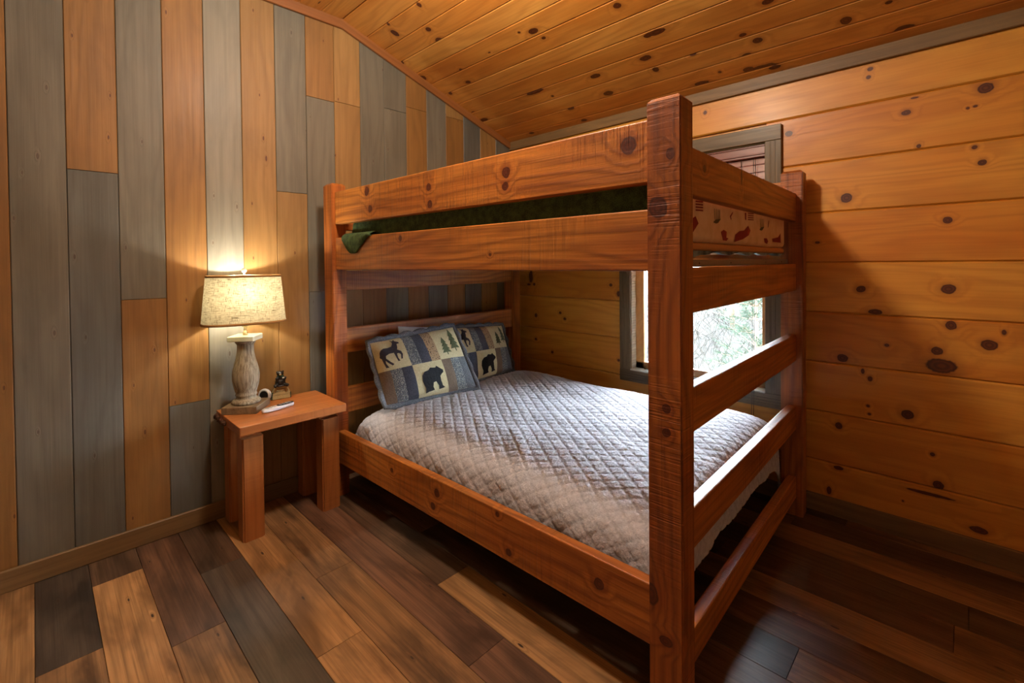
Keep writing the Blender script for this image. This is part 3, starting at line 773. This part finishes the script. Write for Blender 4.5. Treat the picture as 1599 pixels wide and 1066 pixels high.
def decal_me(name, poly, fn, off, u0, u1, v0, v1):
    bm = bmesh.new()
    bm.faces.new([bm.verts.new((lerp(u0, u1, a_), lerp(v0, v1, b_), 0)) for a_, b_ in poly])
    for ax, lo_, hi_ in ((0, u0, u1), (1, v0, v1)):
        for k in range(1, 9):
            q = lerp(lo_, hi_, k / 9)
            co = (q, 0, 0) if ax == 0 else (0, q, 0); no = (1, 0, 0) if ax == 0 else (0, 1, 0)
            bmesh.ops.bisect_plane(bm, geom=bm.verts[:] + bm.edges[:] + bm.faces[:], plane_co=co, plane_no=no)
    bmesh.ops.triangulate(bm, faces=bm.faces[:])
    for v in bm.verts: v.co = fn(v.co.x, v.co.y, off)
    me = bpy.data.meshes.new(name); bm.to_mesh(me); bm.free()
    return me
def make_sham(S, label, org):
    e = tag(empty('pillow_sham'), label, 'pillow', 'patchwork pillow shams on the lower bunk')
    O = Matrix.Translation(org)
    e.matrix_basis = BM @ O
    sh = Vector(org)
    fn = lambda u, v, off=0.0: S.front(u, v, off) - sh
    link('back_panel', grid_me('back_panel', lambda u, v: S.back(u, v) - sh, 1, 0, 0, 1, 20, 14), F_slate, e)
    # scalloped border
    peri = []
    N = 120
    vs = []; fs = []
    for i in range(N):
        t = i / N * 4
        k = int(t); f_ = t - k
        u, v = [(f_, 0), (1, f_), (1 - f_, 1), (0, 1 - f_)][k]
        du, dv = [(0, -1), (1, 0), (0, 1), (-1, 0)][k]
        cw = min(f_, 1 - f_)
        sc_n = 6 if k % 2 == 0 else 4
        wid = .020 + .012 * abs(math.sin(PI * f_ * sc_n))
        if cw < .04:                                       # round the corner out
            pu, pv = [(0, 0), (1, 0), (1, 1), (0, 1)][k if f_ < .5 else (k + 1) % 4]
            d2 = Vector((-1 if pu == 0 else 1, -1 if pv == 0 else 1)).normalized()
            q = cw / .04
            du, dv = lerp(d2.x, du, q), lerp(d2.y, dv, q); wid = lerp(.030, wid, q)
        wu = wid / (S.c[1] - S.c[0]).length; wv_ = wid / (S.c[2] - S.c[0]).length
        inn = S.front(u, v); mid = S.base(u + du * wu * .5, v + dv * wv_ * .5) + S.n * .004; outp = S.base(u + du * wu, v + dv * wv_)
        outp = outp + S.n * (.006 * math.sin(i * .8 + S.seed))
        vs += [inn - sh, mid - sh, outp - sh]
    for i in range(N):
        j = (i + 1) % N
        for k in range(2): fs.append((i * 3 + k, i * 3 + k + 1, j * 3 + k + 1, j * 3 + k))
    bo_ = link('scalloped_border', pymesh('scalloped_border', vs, fs, True), F_slate, e)
    md = bo_.modifiers.new('thickness', 'SOLIDIFY'); md.thickness = .005; md.offset = 0
    def patch(u0, u1, v0, v1, mat):
        i0, i1, j0, j1 = u0, u1, v0, v1
        return link('patch', grid_me('patch', lambda u, v: fn(u, v, .0015 * max(0, math.sin(PI * (u - i0) / (i1 - i0)) * math.sin(PI * (v - j0) / (j1 - j0))) ** .3), u0, u1, v0, v1, 10, 14), mat, e)
    th = 1 / 3
    def strips(u0, v0, v1, mats):
        for k, m_ in enumerate(mats): patch(u0 + th * k / 3, u0 + th * (k + 1) / 3, v0, v1, m_)
    q1 = patch(0, th, .5, 1, F_cream); strips(th, .5, 1, (F_floral, F_navy, F_dots)); q3 = patch(2 * th, 1, .5, 1, F_cream)
    strips(0, 0, .5, (F_brown, F_floral, F_navy)); q2 = patch(th, 2 * th, 0, .5, F_cream); strips(2 * th, 0, .5, (F_brown, F_floral, F_slate))
    link('deer_applique', decal_me('deer_applique', DEER, fn, .0035, .03, th - .01, .52, .98), F_deer, q1)
    link('bear_applique', decal_me('bear_applique', BEAR, fn, .0035, th + .03, 2 * th - .015, .02, .47), F_bear, q2)
    link('tree_applique', decal_me('tree_applique', TREE, fn, .0035, 2 * th + .03, 2 * th + .19, .56, .86), F_tree, q3)
    link('tree_applique', decal_me('tree_applique', TREE, fn, .0035, 2 * th + .15, 1 - .01, .60, .985), F_tree, q3)
    return e
make_sham(Sham((.175, 1.73, .530), (.725, 1.60, .545), (.165, 1.882, .855), (.690, 1.775, .900), .062, 2.0), 'nearer patchwork pillow sham with a deer and a bear, in front', (.45, 1.72, .55))
make_sham(Sham((.68, 1.735, .535), (1.235, 1.76, .540), (.70, 1.865, .880), (1.265, 1.90, .840), .055, 5.0), 'patchwork pillow sham half hidden, by the window wall corner', (.97, 1.8, .55))
def plain_pillow(S, label, org):
    sh = Vector(org)
    nu, nv_ = 20, 14
    vs = []; fs = []
    for j in range(nv_ + 1):
        for i in range(nu + 1): vs.append(S.front(i / nu, j / nv_) - sh)
    o2 = len(vs)
    for j in range(nv_ + 1):
        for i in range(nu + 1): vs.append(S.back(i / nu, j / nv_) - sh - S.n * .002)
    W1 = nu + 1
    for j in range(nv_):
        for i in range(nu):
            a_ = j * W1 + i
            fs.append((a_, a_ + 1, a_ + 1 + W1, a_ + W1)); fs.append((o2 + a_ + W1, o2 + a_ + 1 + W1, o2 + a_ + 1, o2 + a_))
    for i in range(nu):
        fs.append((i + 1, i, o2 + i, o2 + i + 1)); a_ = nv_ * W1 + i; fs.append((a_, a_ + 1, o2 + a_ + 1, o2 + a_))
    for j in range(nv_):
        a_ = j * W1; fs.append((a_, a_ + W1, o2 + a_ + W1, o2 + a_)); a_ = j * W1 + nu; fs.append((a_ + W1, a_, o2 + a_, o2 + a_ + W1))
    o = link('pillow', pymesh('pillow', vs, fs, True), F_white, None, BM @ Matrix.Translation(org))
    return tag(o, label, 'pillow', 'white pillows behind the shams')
plain_pillow(Sham((.36, 1.83, .54), (.80, 1.82, .54), (.385, 1.925, .925), (.80, 1.915, .872), .030, 9.0), 'white pillow peeking out behind the nearer deer sham', (.55, 1.85, .55))
plain_pillow(Sham((.84, 1.86, .54), (1.26, 1.87, .54), (.86, 1.935, .872), (1.24, 1.94, .82), .020, 12.0), 'white pillow just showing above the half-hidden sham', (1.05, 1.9, .55))

# ------------------------------------------------------------------ nightstand
TZ = .566
ns = tag(empty('nightstand', (.90, 2.56, 0)), 'small rustic wooden nightstand with four thick square legs beside the bed', 'nightstand')
no_ = Vector(ns.location)
top = link('tabletop', box_me('tabletop', (0, 0, 0), (.510, .388, .042), .003, 2), M_table, ns, frame(Vector((.642, 2.368, TZ - .042)) - no_, (1, 0, 0), (0, 1, 0)))
M_bark = plain('dark_bark', '#4a2a16', .9, bumpscale=60, bumpd=.006)
bm = bmesh.new()
for k in range(9):
    r_ = bmesh.ops.create_icosphere(bm, subdivisions=1, radius=.012 + .004 * random.random(), matrix=Matrix.Translation((-.004, .22 + k * .019, .006 + .016 * random.random())))
link('bark_edge', bm_mesh('bark_edge', bm), M_bark, top)
def leg(x, y):
    Wx, Wy, Hh = .094, .078, TZ - .042
    bm = bmesh.new(); bmesh.ops.create_cube(bm, size=1.0)
    for v in bm.verts: v.co = Vector(((v.co.x + .5) * Hh, (v.co.y + .5) * Wx, (v.co.z + .5) * Wy))
    e1 = [e for e in bm.edges if all(v.co.x > Hh - 1e-4 for v in e.verts) and all(v.co.z > Wy - 1e-4 for v in e.verts)]
    bmesh.ops.bevel(bm, geom=e1, offset=.036, segments=2, affect='EDGES')
    e3 = [e for e in bm.edges if abs(e.verts[0].co.x - e.verts[1].co.x) > .3 and all(v.co.z > Wy - 1e-3 for v in e.verts)]
    bm.edges.ensure_lookup_table()
    e2 = [e for e in bm.edges if abs(e.verts[0].co.x - e.verts[1].co.x) > .3 and all(v.co.z > Wy - 1e-3 for v in e.verts)]
    bmesh.ops.bevel(bm, geom=e2, offset=.007, segments=2, affect='EDGES')
    return link('leg', bm_mesh('leg', bm), M_table, ns, frame(Vector((x + Wx, y + Wy, 0)) - no_, (0, 0, 1), (-1, 0, 0)))
for x, y in ((.667, 2.425), (1.046, 2.425), (.674, 2.672), (1.042, 2.672)): leg(x, y)

# ------------------------------------------------------------------ table lamp
LXc, LYc = .752, 2.648
lamp = tag(empty('table_lamp', (LXc, LYc, TZ)), 'weathered grey baluster table lamp with a burlap shade, lit', 'lamp')
g = NT('weathered_limewashed_wood'); p = g.obj()
st = g.noise(g.vm('MULTIPLY', p, (130.0, 130.0, 9.0)), 1.0, 4.0, .6)
bl_ = g.noise(p, 9.0, 3.0)
c_ = g.mix(g.rng(st, .38, .62), lin('#6e624e'), lin('#a39a84'))
c_ = g.mix(g.rng(bl_, .5, .75, 0, .55), c_, lin('#6e5a42'))
g.bump(st, .002, .6)
M_lime = g.fin(c_, .7)
M_pale = plain('pale_limewash', '#cdd2c4', .6, bumpscale=80)
M_plinth = wood('weathered_grey_brown_plinth', '#8a7658', '#75624a', '#4a3c2c', rough=.6, ringk=.3, finek=.5, coat=0, saw=.5, sawcol=.15, bump=.6)
link('plinth', box_me('plinth', (-.0835, -.0835, 0), (.0835, .0835, .036), .003, 2), M_plinth, lamp, Matrix.Rotation(math.radians(50.5), 4, 'Z'))
prof = [(.062, .0361), (.066, .040), (.066, .050), (.060, .057), (.050, .060), (.046, .066), (.045, .074), (.049, .078), (.049, .084), (.046, .088), (.050, .10), (.057, .125), (.062, .155), (.0625, .18), (.060, .205), (.053, .235), (.045, .265), (.040, .290), (.038, .315), (.038, .335), (.041, .340), (.046, .346), (.047, .352), (.044, .357)]
link('baluster', lathe_me('baluster', prof, 48), M_lime, lamp)
link('cap', box_me('cap', (-.062, -.062, .3572), (.062, .062, .384), .004, 2), M_pale, lamp, Matrix.Rotation(math.radians(52), 4, 'Z'))
M_brass = plain('pale_metal', '#b8a88c', .35, metal=.7)
link('stem', lathe_me('stem', [(.011, .384), (.011, .40), (.007, .402), (.007, .425), (.014, .428), (.014, .465), (.0125, .470)], 20), M_brass, lamp)
# shade: tapered oval of burlap, open top and bottom
Z0s, Z1s = .4465, .690
def oval(a_, b_, t, e_=2.6):
    c = math.cos(t); s_ = math.sin(t)
    return (a_ * math.copysign(abs(c) ** (2 / e_), c), b_ * math.copysign(abs(s_) ** (2 / e_), s_))
vs = []; fs = []
NS = 72
for k in range(9):
    f_ = k / 8
    for i in range(NS):
        x_, y_ = oval(lerp(.190, .168, f_), lerp(.118, .100, f_), 2 * PI * i / NS)
        vs.append((x_, y_, lerp(Z0s, Z1s, f_)))
for k in range(8):
    for i in range(NS):
        j = (i + 1) % NS
        fs.append((k * NS + i, k * NS + j, (k + 1) * NS + j, (k + 1) * NS + i))
g = NT('burlap_shade'); p = g.obj()
hn = g.noise(g.vm('MULTIPLY', p, (30.0, 30.0, 700.0)), 1.0, 2.0)
vn = g.noise(g.vm('MULTIPLY', p, (500.0, 500.0, 22.0)), 1.0, 2.0)
sl = g.noise(g.vm('MULTIPLY', p, (25.0, 25.0, 160.0)), 1.0, 2.0, .6, .6)
wv = g.m('MAXIMUM', g.rng(hn, .52, .68), g.rng(vn, .55, .70))
wv = g.m('MAXIMUM', wv, g.rng(sl, .62, .72))
c_ = g.mix(g.m('MULTIPLY', wv, .85), lin('#bfb18c'), lin('#4a3a20'))
df = g.new('ShaderNodeBsdfDiffuse'); g.put(df.inputs[0], c_)
tr = g.new('ShaderNodeBsdfTranslucent'); g.put(tr.inputs[0], c_)
mx = g.new('ShaderNodeMixShader'); mx.inputs[0].default_value = .12
g.put(mx.inputs[1], df.outputs[0]); g.put(mx.inputs[2], tr.outputs[0]); g.put(g.out.inputs[0], mx.outputs[0])
SHROT = Matrix.Rotation(math.radians(-6), 4, 'Z')
shade = link('shade', pymesh('shade', vs, fs, True), g.mat, lamp, SHROT)
M_tape = plain('tan_shade_binding', '#a5773f', .8, bumpscale=150)
def band(zc_, hgt, a_, b_, name):
    vs = []; fs = []
    for k, (dz, o_) in enumerate(((-hgt / 2, .0012), (hgt / 2, .0012), (hgt / 2, -.0012), (-hgt / 2, -.0012))):
        for i in range(NS):
            x_, y_ = oval(a_ + o_, b_ + o_, 2 * PI * i / NS); vs.append((x_, y_, zc_ + dz))
    for k in range(4):
        for i in range(NS):
            j = (i + 1) % NS; k2 = (k + 1) % 4
            fs.append((k * NS + i, k * NS + j, k2 * NS + j, k2 * NS + i))
    link(name, pymesh(name, vs, fs, True), M_tape, shade)
band(Z0s + .004, .012, .1895, .1175, 'binding'); band(Z1s - .004, .011, .1685, .1003, 'binding')
bm = bmesh.new()
for sgn in (1, -1):
    pts = [Vector((sgn * .045 * math.sin(PI * k / 12), 0, .452 + .245 * k / 12)) for k in range(13)]
    for a_, b_ in zip(pts, pts[1:]): tube_bm(bm, a_, b_, .0017, .0017, 6)
link('harp', bm_mesh('harp', bm, True), M_brass, lamp)
bm = bmesh.new()
for k in range(3):
    a_ = k * 2 * PI / 3 + .5
    x_, y_ = oval(.167, .099, a_)
    tube_bm(bm, (0, 0, .693), (x_, y_, .688), .0016, .0016, 6)
link('spider', bm_mesh('spider', bm, True), M_brass, lamp)
M_fin = plain('clear_glass_finial', '#e8e4d8', .08, coat=.6)
link('finial', lathe_me('finial', [(.004, .692), (.004, .702), (.007, .704)] + [(.0125 * math.sin(a_), .7155 - .0125 * math.cos(a_)) for a_ in [PI * (k + 1.6) / 12 for k in range(10)]] + [(.0005, .728)], 20), M_fin, lamp)
g = NT('lit_bulb')
em = g.new('ShaderNodeEmission'); em.inputs[0].default_value = (1, .86, .62, 1); em.inputs[1].default_value = 4.0
g.put(g.out.inputs[0], em.outputs[0])
bulb = link('bulb', lathe_me('bulb', [(.012, .470), (.014, .482), (.024, .505), (.030, .528), (.029, .545), (.020, .560), (.006, .567)], 24), g.mat, lamp)
bulb.visible_shadow = True
ld = bpy.data.lights.new('lamp_bulb_light', 'POINT'); ld.energy = BULB_WATTS; ld.color = (1, .97, .86); ld.shadow_soft_size = .02
lo = bpy.data.objects.new('bulb_light', ld); COL.objects.link(lo); lo.parent = lamp; lo.location = (0, 0, .60)

# ------------------------------------------------------------------ bear figurine
fg = tag(empty('bear_figurine', (.945, 2.725, TZ), math.radians(-8)), 'small figurine of a black bear sitting on a tan stone sign', 'figurine')
M_stone = plain('tan_stone', '#b8a878', .8, bumpscale=120, bumpd=.003)
M_stoned = plain('dark_green_stone', '#3e4634', .8, bumpscale=120, bumpd=.003)
bm = bmesh.new()
outl = [(-.046, 0), (.050, 0), (.050, .026), (.044, .046), (.036, .062), (.020, .070), (-.024, .068), (-.038, .050), (-.044, .030)]
f1 = [bm.verts.new((x_, -.014 + .008 * z_ / .07, z_)) for x_, z_ in outl]; f2 = [bm.verts.new((x_, .014 - .004 * z_ / .07, z_)) for x_, z_ in outl]
bm.faces.new(f1); bm.faces.new(list(reversed(f2)))
for i in range(len(outl)):
    j = (i + 1) % len(outl); bm.faces.new((f1[j], f1[i], f2[i], f2[j]))
bmesh.ops.bevel(bm, geom=bm.edges[:], offset=.003, segments=2, affect='EDGES')
stn = link('stone_sign', bm_mesh('stone_sign', bm), M_stone, fg)
bm = bmesh.new()
for k in range(8): ell(bm, (-.047 + .004 * random.random(), -.010 + .004 * random.random(), .005 + k * .0045), (.006, .006, .005), seg=8)
link('rock_edge', bm_mesh('rock_edge', bm, True), M_stoned, fg); bm = bmesh.new()
for k in range(6): ell(bm, (.049, -.008, .004 + k * .005), (.0045, .006, .004), seg=8)
link('rock_edge', bm_mesh('rock_edge', bm, True), M_stoned, fg)
M_ink = plain('dark_engraving', '#4a4028', .9)
for row, (x0, x1, z_, n_) in enumerate(((-.026, .024, .054, 8), (-.028, .028, .040, 7), (-.034, .038, .022, 14))):
    bm = bmesh.new()
    for i in range(n_):                                      # worn letters, too small to read
        xa = lerp(x0, x1, i / n_); wd = (x1 - x0) / n_ * .6; hh = .0055 if row == 1 else .004
        yy = -.0143 + .008 * z_ / .07 - .0008
        for (a0, a1, b0, b1) in ((0, .25, 0, 1), (.25, 1, .8, 1) if i % 2 else (.25, 1, 0, .2), (.75, 1, 0, 1) if i % 3 else (.25, .8, .45, .6)):
            vv = [bm.verts.new((xa + wd * q, yy, z_ + hh * r_)) for q, r_ in ((a0, b0), (a1, b0), (a1, b1), (a0, b1))]
            bm.faces.new(vv)
    link('engraved_line', bm_mesh('engraved_line', bm), M_ink, stn)
M_fur = plain('black_bear_glaze', '#1c1a18', .35, coat=.3, bumpscale=140, bumpd=.002)
bm = bmesh.new()
ell(bm, (0, 0, .090), (.022, .018, .022)); ell(bm, (0, -.001, .112), (.017, .014, .018)); ell(bm, (-.001, -.004, .134), (.0150, .014, .0135))
ell(bm, (-.003, -.016, .131), (.006, .008, .0055)); ell(bm, (-.0115, -.001, .1425), (.0052, .004, .0050)); ell(bm, (.0105, -.001, .1425), (.0052, .004, .0050))
for s_ in (-1, 1):
    ell(bm, (s_ * .020, -.012, .077), (.010, .018, .008)); ell(bm, (s_ * .024, -.026, .077), (.007, .007, .008))
    ell(bm, (s_ * .015, -.010, .106), (.006, .008, .015), (.5, s_ * .35, 0))
for v in bm.verts: v.co = Vector((v.co.x * 1.25, v.co.y * 1.2, .070 + (v.co.z - .070) * 1.10))
bear = link('bear', bm_mesh('bear', bm, True), M_fur, fg)
rm = bear.modifiers.new('join', 'REMESH'); rm.mode = 'VOXEL'; rm.voxel_size = .0022; rm.use_smooth_shade = True
bm = bmesh.new()
for i in range(28):
    a_ = 2 * PI * i / 28
    ell(bm, (.026 * math.cos(a_), .016 * math.sin(a_) - .004, .0735), (.006, .006, .0052), seg=8)
link('log_ring', bm_mesh('log_ring', bm, True), plain('dark_brown_glaze', '#2a211c', .4, coat=.3), fg)
M_muz = plain('tan_muzzle', '#a5895c', .5); M_grn = plain('green_scarf', '#2f6a54', .5); M_wht = plain('white_glaze', '#d8d4c8', .4)
bm = bmesh.new(); ell(bm, (-.0038, -.0275, .1375), (.0055, .005, .0048), seg=12); link('muzzle', bm_mesh('muzzle', bm, True), M_muz, bear)
bm = bmesh.new(); ell(bm, (0, -.002, .1265), (.0175, .0165, .0046), seg=16); link('scarf', bm_mesh('scarf', bm, True), M_grn, fg)
bm = bmesh.new(); ell(bm, (.012, -.0175, .117), (.007, .005, .0045), seg=12); link('held_fish', bm_mesh('held_fish', bm, True), M_wht, fg)

# ------------------------------------------------------------------ remote control
ra = Vector((.785, 2.515)); rb = Vector((.945, 2.548)); rc = (ra + rb) / 2
rm_ = tag(empty('remote_control', (rc.x, rc.y, TZ), math.atan2(rb.y - ra.y, rb.x - ra.x)), 'white and black remote control lying on the nightstand', 'remote control')
def pod(name, L0, L1, hw0, hw1, z0, z1, mat, parent, n_=40, inset=.003):
    """rounded elongated lozenge between x = L0..L1"""
    prof_ = []
    for i in range(n_):
        t = 2 * PI * i / n_
        c = math.cos(t); s_ = math.sin(t)
        x_ = lerp(L0, L1, .5 + .5 * math.copysign(abs(c) ** .8, c)); f_ = (x_ - L0) / (L1 - L0)
        prof_.append((x_, lerp(hw0, hw1, f_) * math.copysign(abs(s_) ** .7, s_)))
    cx_ = (L0 + L1) / 2
    vs = []; fs = []
    for k, (z_, sc_) in enumerate(((z0, .86), (lerp(z0, z1, .3), 1.0), (lerp(z0, z1, .75), 1.0), (z1, .88))):
        for x_, y_ in prof_: vs.append((cx_ + (x_ - cx_) * (1 - (1 - sc_) * .3), y_ * sc_, z_))
    for k in range(3):
        for i in range(n_):
            j = (i + 1) % n_; fs.append((k * n_ + i, k * n_ + j, (k + 1) * n_ + j, (k + 1) * n_ + i))
    fs.append(tuple(reversed(range(n_)))); fs.append(tuple(range(3 * n_, 4 * n_)))
    return link(name, pymesh(name, vs, fs, True), mat, parent)
M_rw = plain('white_plastic', '#cfd0d2', .35, coat=.2); M_rb = plain('black_plastic', '#101113', .55); M_rg = plain('grey_rubber', '#8f9296', .6)
pod('shell', -.084, .086, .021, .017, .001, .019, M_rw, rm_)
fp = pod('dark_panel', -.005, .084, .0185, .0150, .0185, .0215, M_rb, rm_)
for i in range(4):
    for j in range(2):
        pod('button', .006 + i * .017, .017 + i * .017, .0035, .0035, .0212, .0232, M_rg, fp, 12).location = (0, (j - .5) * .013, 0)
for i in range(3):
    for j in range(2):
        o = pod('button', -.062 + i * .018, -.052 + i * .018, .0028, .0028, .0188, .0205, M_rg, rm_, 12); o.location = (0, (j - .5) * .014, 0)

# ------------------------------------------------------------------ small round device behind the lamp
dv_ = tag(empty('round_clock', (.868, 2.735, TZ), math.radians(-50)), 'small white round device with a dark face behind the lamp plinth', 'clock')
rot = Matrix.Translation((0, 0, .034)) @ Matrix.Rotation(PI / 2, 4, 'X')
link('case', lathe_me('case', [(.020, -.014), (.030, -.012), (.034, -.004), (.034, .006), (.031, .012), (.026, .013), (.024, .010)], 40), M_rw, dv_, rot)
link('face', lathe_me('face', [(.0235, .0085), (.0235, .0108), (.022, .0114)], 40), M_rb, dv_, rot)
link('foot', box_me('foot', (-.016, -.012, 0), (.016, .014, .004), .001), M_rw, dv_)

# ------------------------------------------------------------------ ceiling light (just above the frame)
cl = tag(empty('ceiling_light', (.95, 1.30, ZF)), 'round frosted glass ceiling light hanging on a short bronze stem', 'ceiling light')
M_bronze = plain('dark_bronze', '#2e2018', .4, metal=.8)
link('canopy', lathe_me('canopy', [(.062, 0), (.062, -.012), (.045, -.024), (.012, -.028)], 32), M_bronze, cl)
link('stem', lathe_me('stem', [(.010, -.026), (.010, -.07), (.035, -.075), (.035, -.085)], 20), M_bronze, cl)
g = NT('lit_frosted_globe')
em = g.new('ShaderNodeEmission'); em.inputs[0].default_value = (1, .88, .72, 1); em.inputs[1].default_value = GLOBE_STRENGTH
g.put(g.out.inputs[0], em.outputs[0])
link('globe', lathe_me('globe', [(.035, -.086)] + [(.105 * math.sin(a_), -.170 + .088 * math.cos(a_)) for a_ in [PI * (k + 2) / 18 for k in range(16)]] + [(.001, -.258)], 32), g.mat, cl)

# ------------------------------------------------------------------ outdoors: brushy slope and young pines seen through the panes
g = NT('pale_dry_ground'); p = g.obj()
M_ground = g.fin(g.mix(g.rng(g.noise(p, 3.0, 5.0, .7), .35, .65), lin('#1f1d18'), lin('#161410')), .95)
def gz(x_, y_): return -1.1 + min(max(0, x_ - 4.2), 9.0) * .20 + .15 * noise.noise(Vector((x_ * .5, y_ * .5, 0)))
n_ = 40
vs = [(3.2 + 17 * i / n_, -10 + 26 * j / n_, gz(3.2 + 17 * i / n_, -10 + 26 * j / n_)) for j in range(n_ + 1) for i in range(n_ + 1)]
fs = [(j * (n_ + 1) + i, j * (n_ + 1) + i + 1, (j + 1) * (n_ + 1) + i + 1, (j + 1) * (n_ + 1) + i) for j in range(n_) for i in range(n_)]
tag(link('ground', pymesh('ground', vs, fs, True), M_ground), kind='structure')
rr = random.Random(11)
def ribbon(vs, fs, a_, b_, w0, w1, bow):
    d_ = (b_ - a_); s_ = d_.cross(Vector((rr.uniform(-1, 1), rr.uniform(-1, 1), rr.uniform(-.3, .3)))).normalized()
    i0 = len(vs)
    for k in range(4):
        t = k / 3
        c = a_ + d_ * t + bow * math.sin(PI * t) ; w_ = lerp(w0, w1, t)
        vs.append(c - s_ * w_); vs.append(c + s_ * w_)
    for k in range(3): fs.append((i0 + 2 * k, i0 + 2 * k + 1, i0 + 2 * k + 3, i0 + 2 * k + 2))
vs = []; fs = []
for q in range(5200):
    x_ = 4.6 + 6.5 * rr.random() ** 1.3; y_ = rr.uniform(-1.5, 7.0)
    a_ = Vector((x_, y_, gz(x_, y_) - .03)); ln = rr.uniform(.35, 1.0)
    ribbon(vs, fs, a_, a_ + Vector((rr.uniform(-.5, .3), rr.uniform(-.6, .6), rr.uniform(.25, 1.0))) * ln, .006, .0025, Vector((rr.uniform(-.1, .1), rr.uniform(-.15, .15), 0)))
g = NT('dry_grass_stems'); p = g.obj()
M_dry = g.fin(g.mix(g.rng(g.noise(p, 2.2, 3.0), .35, .65), lin('#3c382f'), lin('#1c1a17')), .9)
br_ = tag(link('dry_brush', pymesh('dry_brush', vs, fs), M_dry), 'tangle of pale dry grass and bare twigs on the slope outside', 'brush', kind='stuff')
M_needle = plain('pine_needles', '#18301e', .7, var=.2); M_trunk = plain('pine_bark', '#7c6a58', .9, bumpscale=40, bumpd=.01)
def pine(x_, y_, h_, label, seed):
    rr.seed(seed)
    z_ = gz(x_, y_)
    t_ = tag(empty('pine_tree', (x_, y_, z_)), label, 'tree', 'young pines outside')
    bm = bmesh.new(); tube_bm(bm, (0, 0, -.1), (.05, .03, h_), .05, .008, 8)
    link('trunk', bm_mesh('trunk', bm, True), M_trunk, t_)
    vs = []; fs = []; bm = bmesh.new()
    for lv in range(int(h_ / .16)):
        zb = .25 + lv * .16
        rad = (1 - zb / (h_ + .2)) * h_ * .42 + .08
        for k in range(7):
            a_ = rr.uniform(0, 2 * PI)
            d_ = Vector((math.cos(a_), math.sin(a_), rr.uniform(.05, .5)))
            c0 = Vector((.02, .01, zb)); c1_ = c0 + d_ * rad * rr.uniform(.6, 1.0)
            tube_bm(bm, c0, c1_, .008, .003, 5, False)
            for s_ in range(5):
                pt = c0.lerp(c1_, .35 + .65 * s_ / 4)
                for n2 in range(11):
                    nd = (d_.normalized() * .6 + Vector((rr.gauss(0, .6), rr.gauss(0, .6), rr.gauss(.15, .5)))).normalized()
                    ribbon(vs, fs, pt, pt + nd * rr.uniform(.07, .12), .0035, .0012, Vector((0, 0, 0)))
    link('branches', bm_mesh('branches', bm, True), M_trunk, t_)['kind'] = 'stuff'
    nd_ = link('needles', pymesh('needles', vs, fs), M_needle, t_); nd_['kind'] = 'stuff'
pine(5.9, 1.75, 1.9, 'bushy young green pine in the middle of the window view', 3)
pine(7.2, 1.05, 2.4, 'young pine at the right edge of the window view', 4)
pine(9.6, 3.3, 2.6, 'pale pine farther up the slope beyond the window', 5)
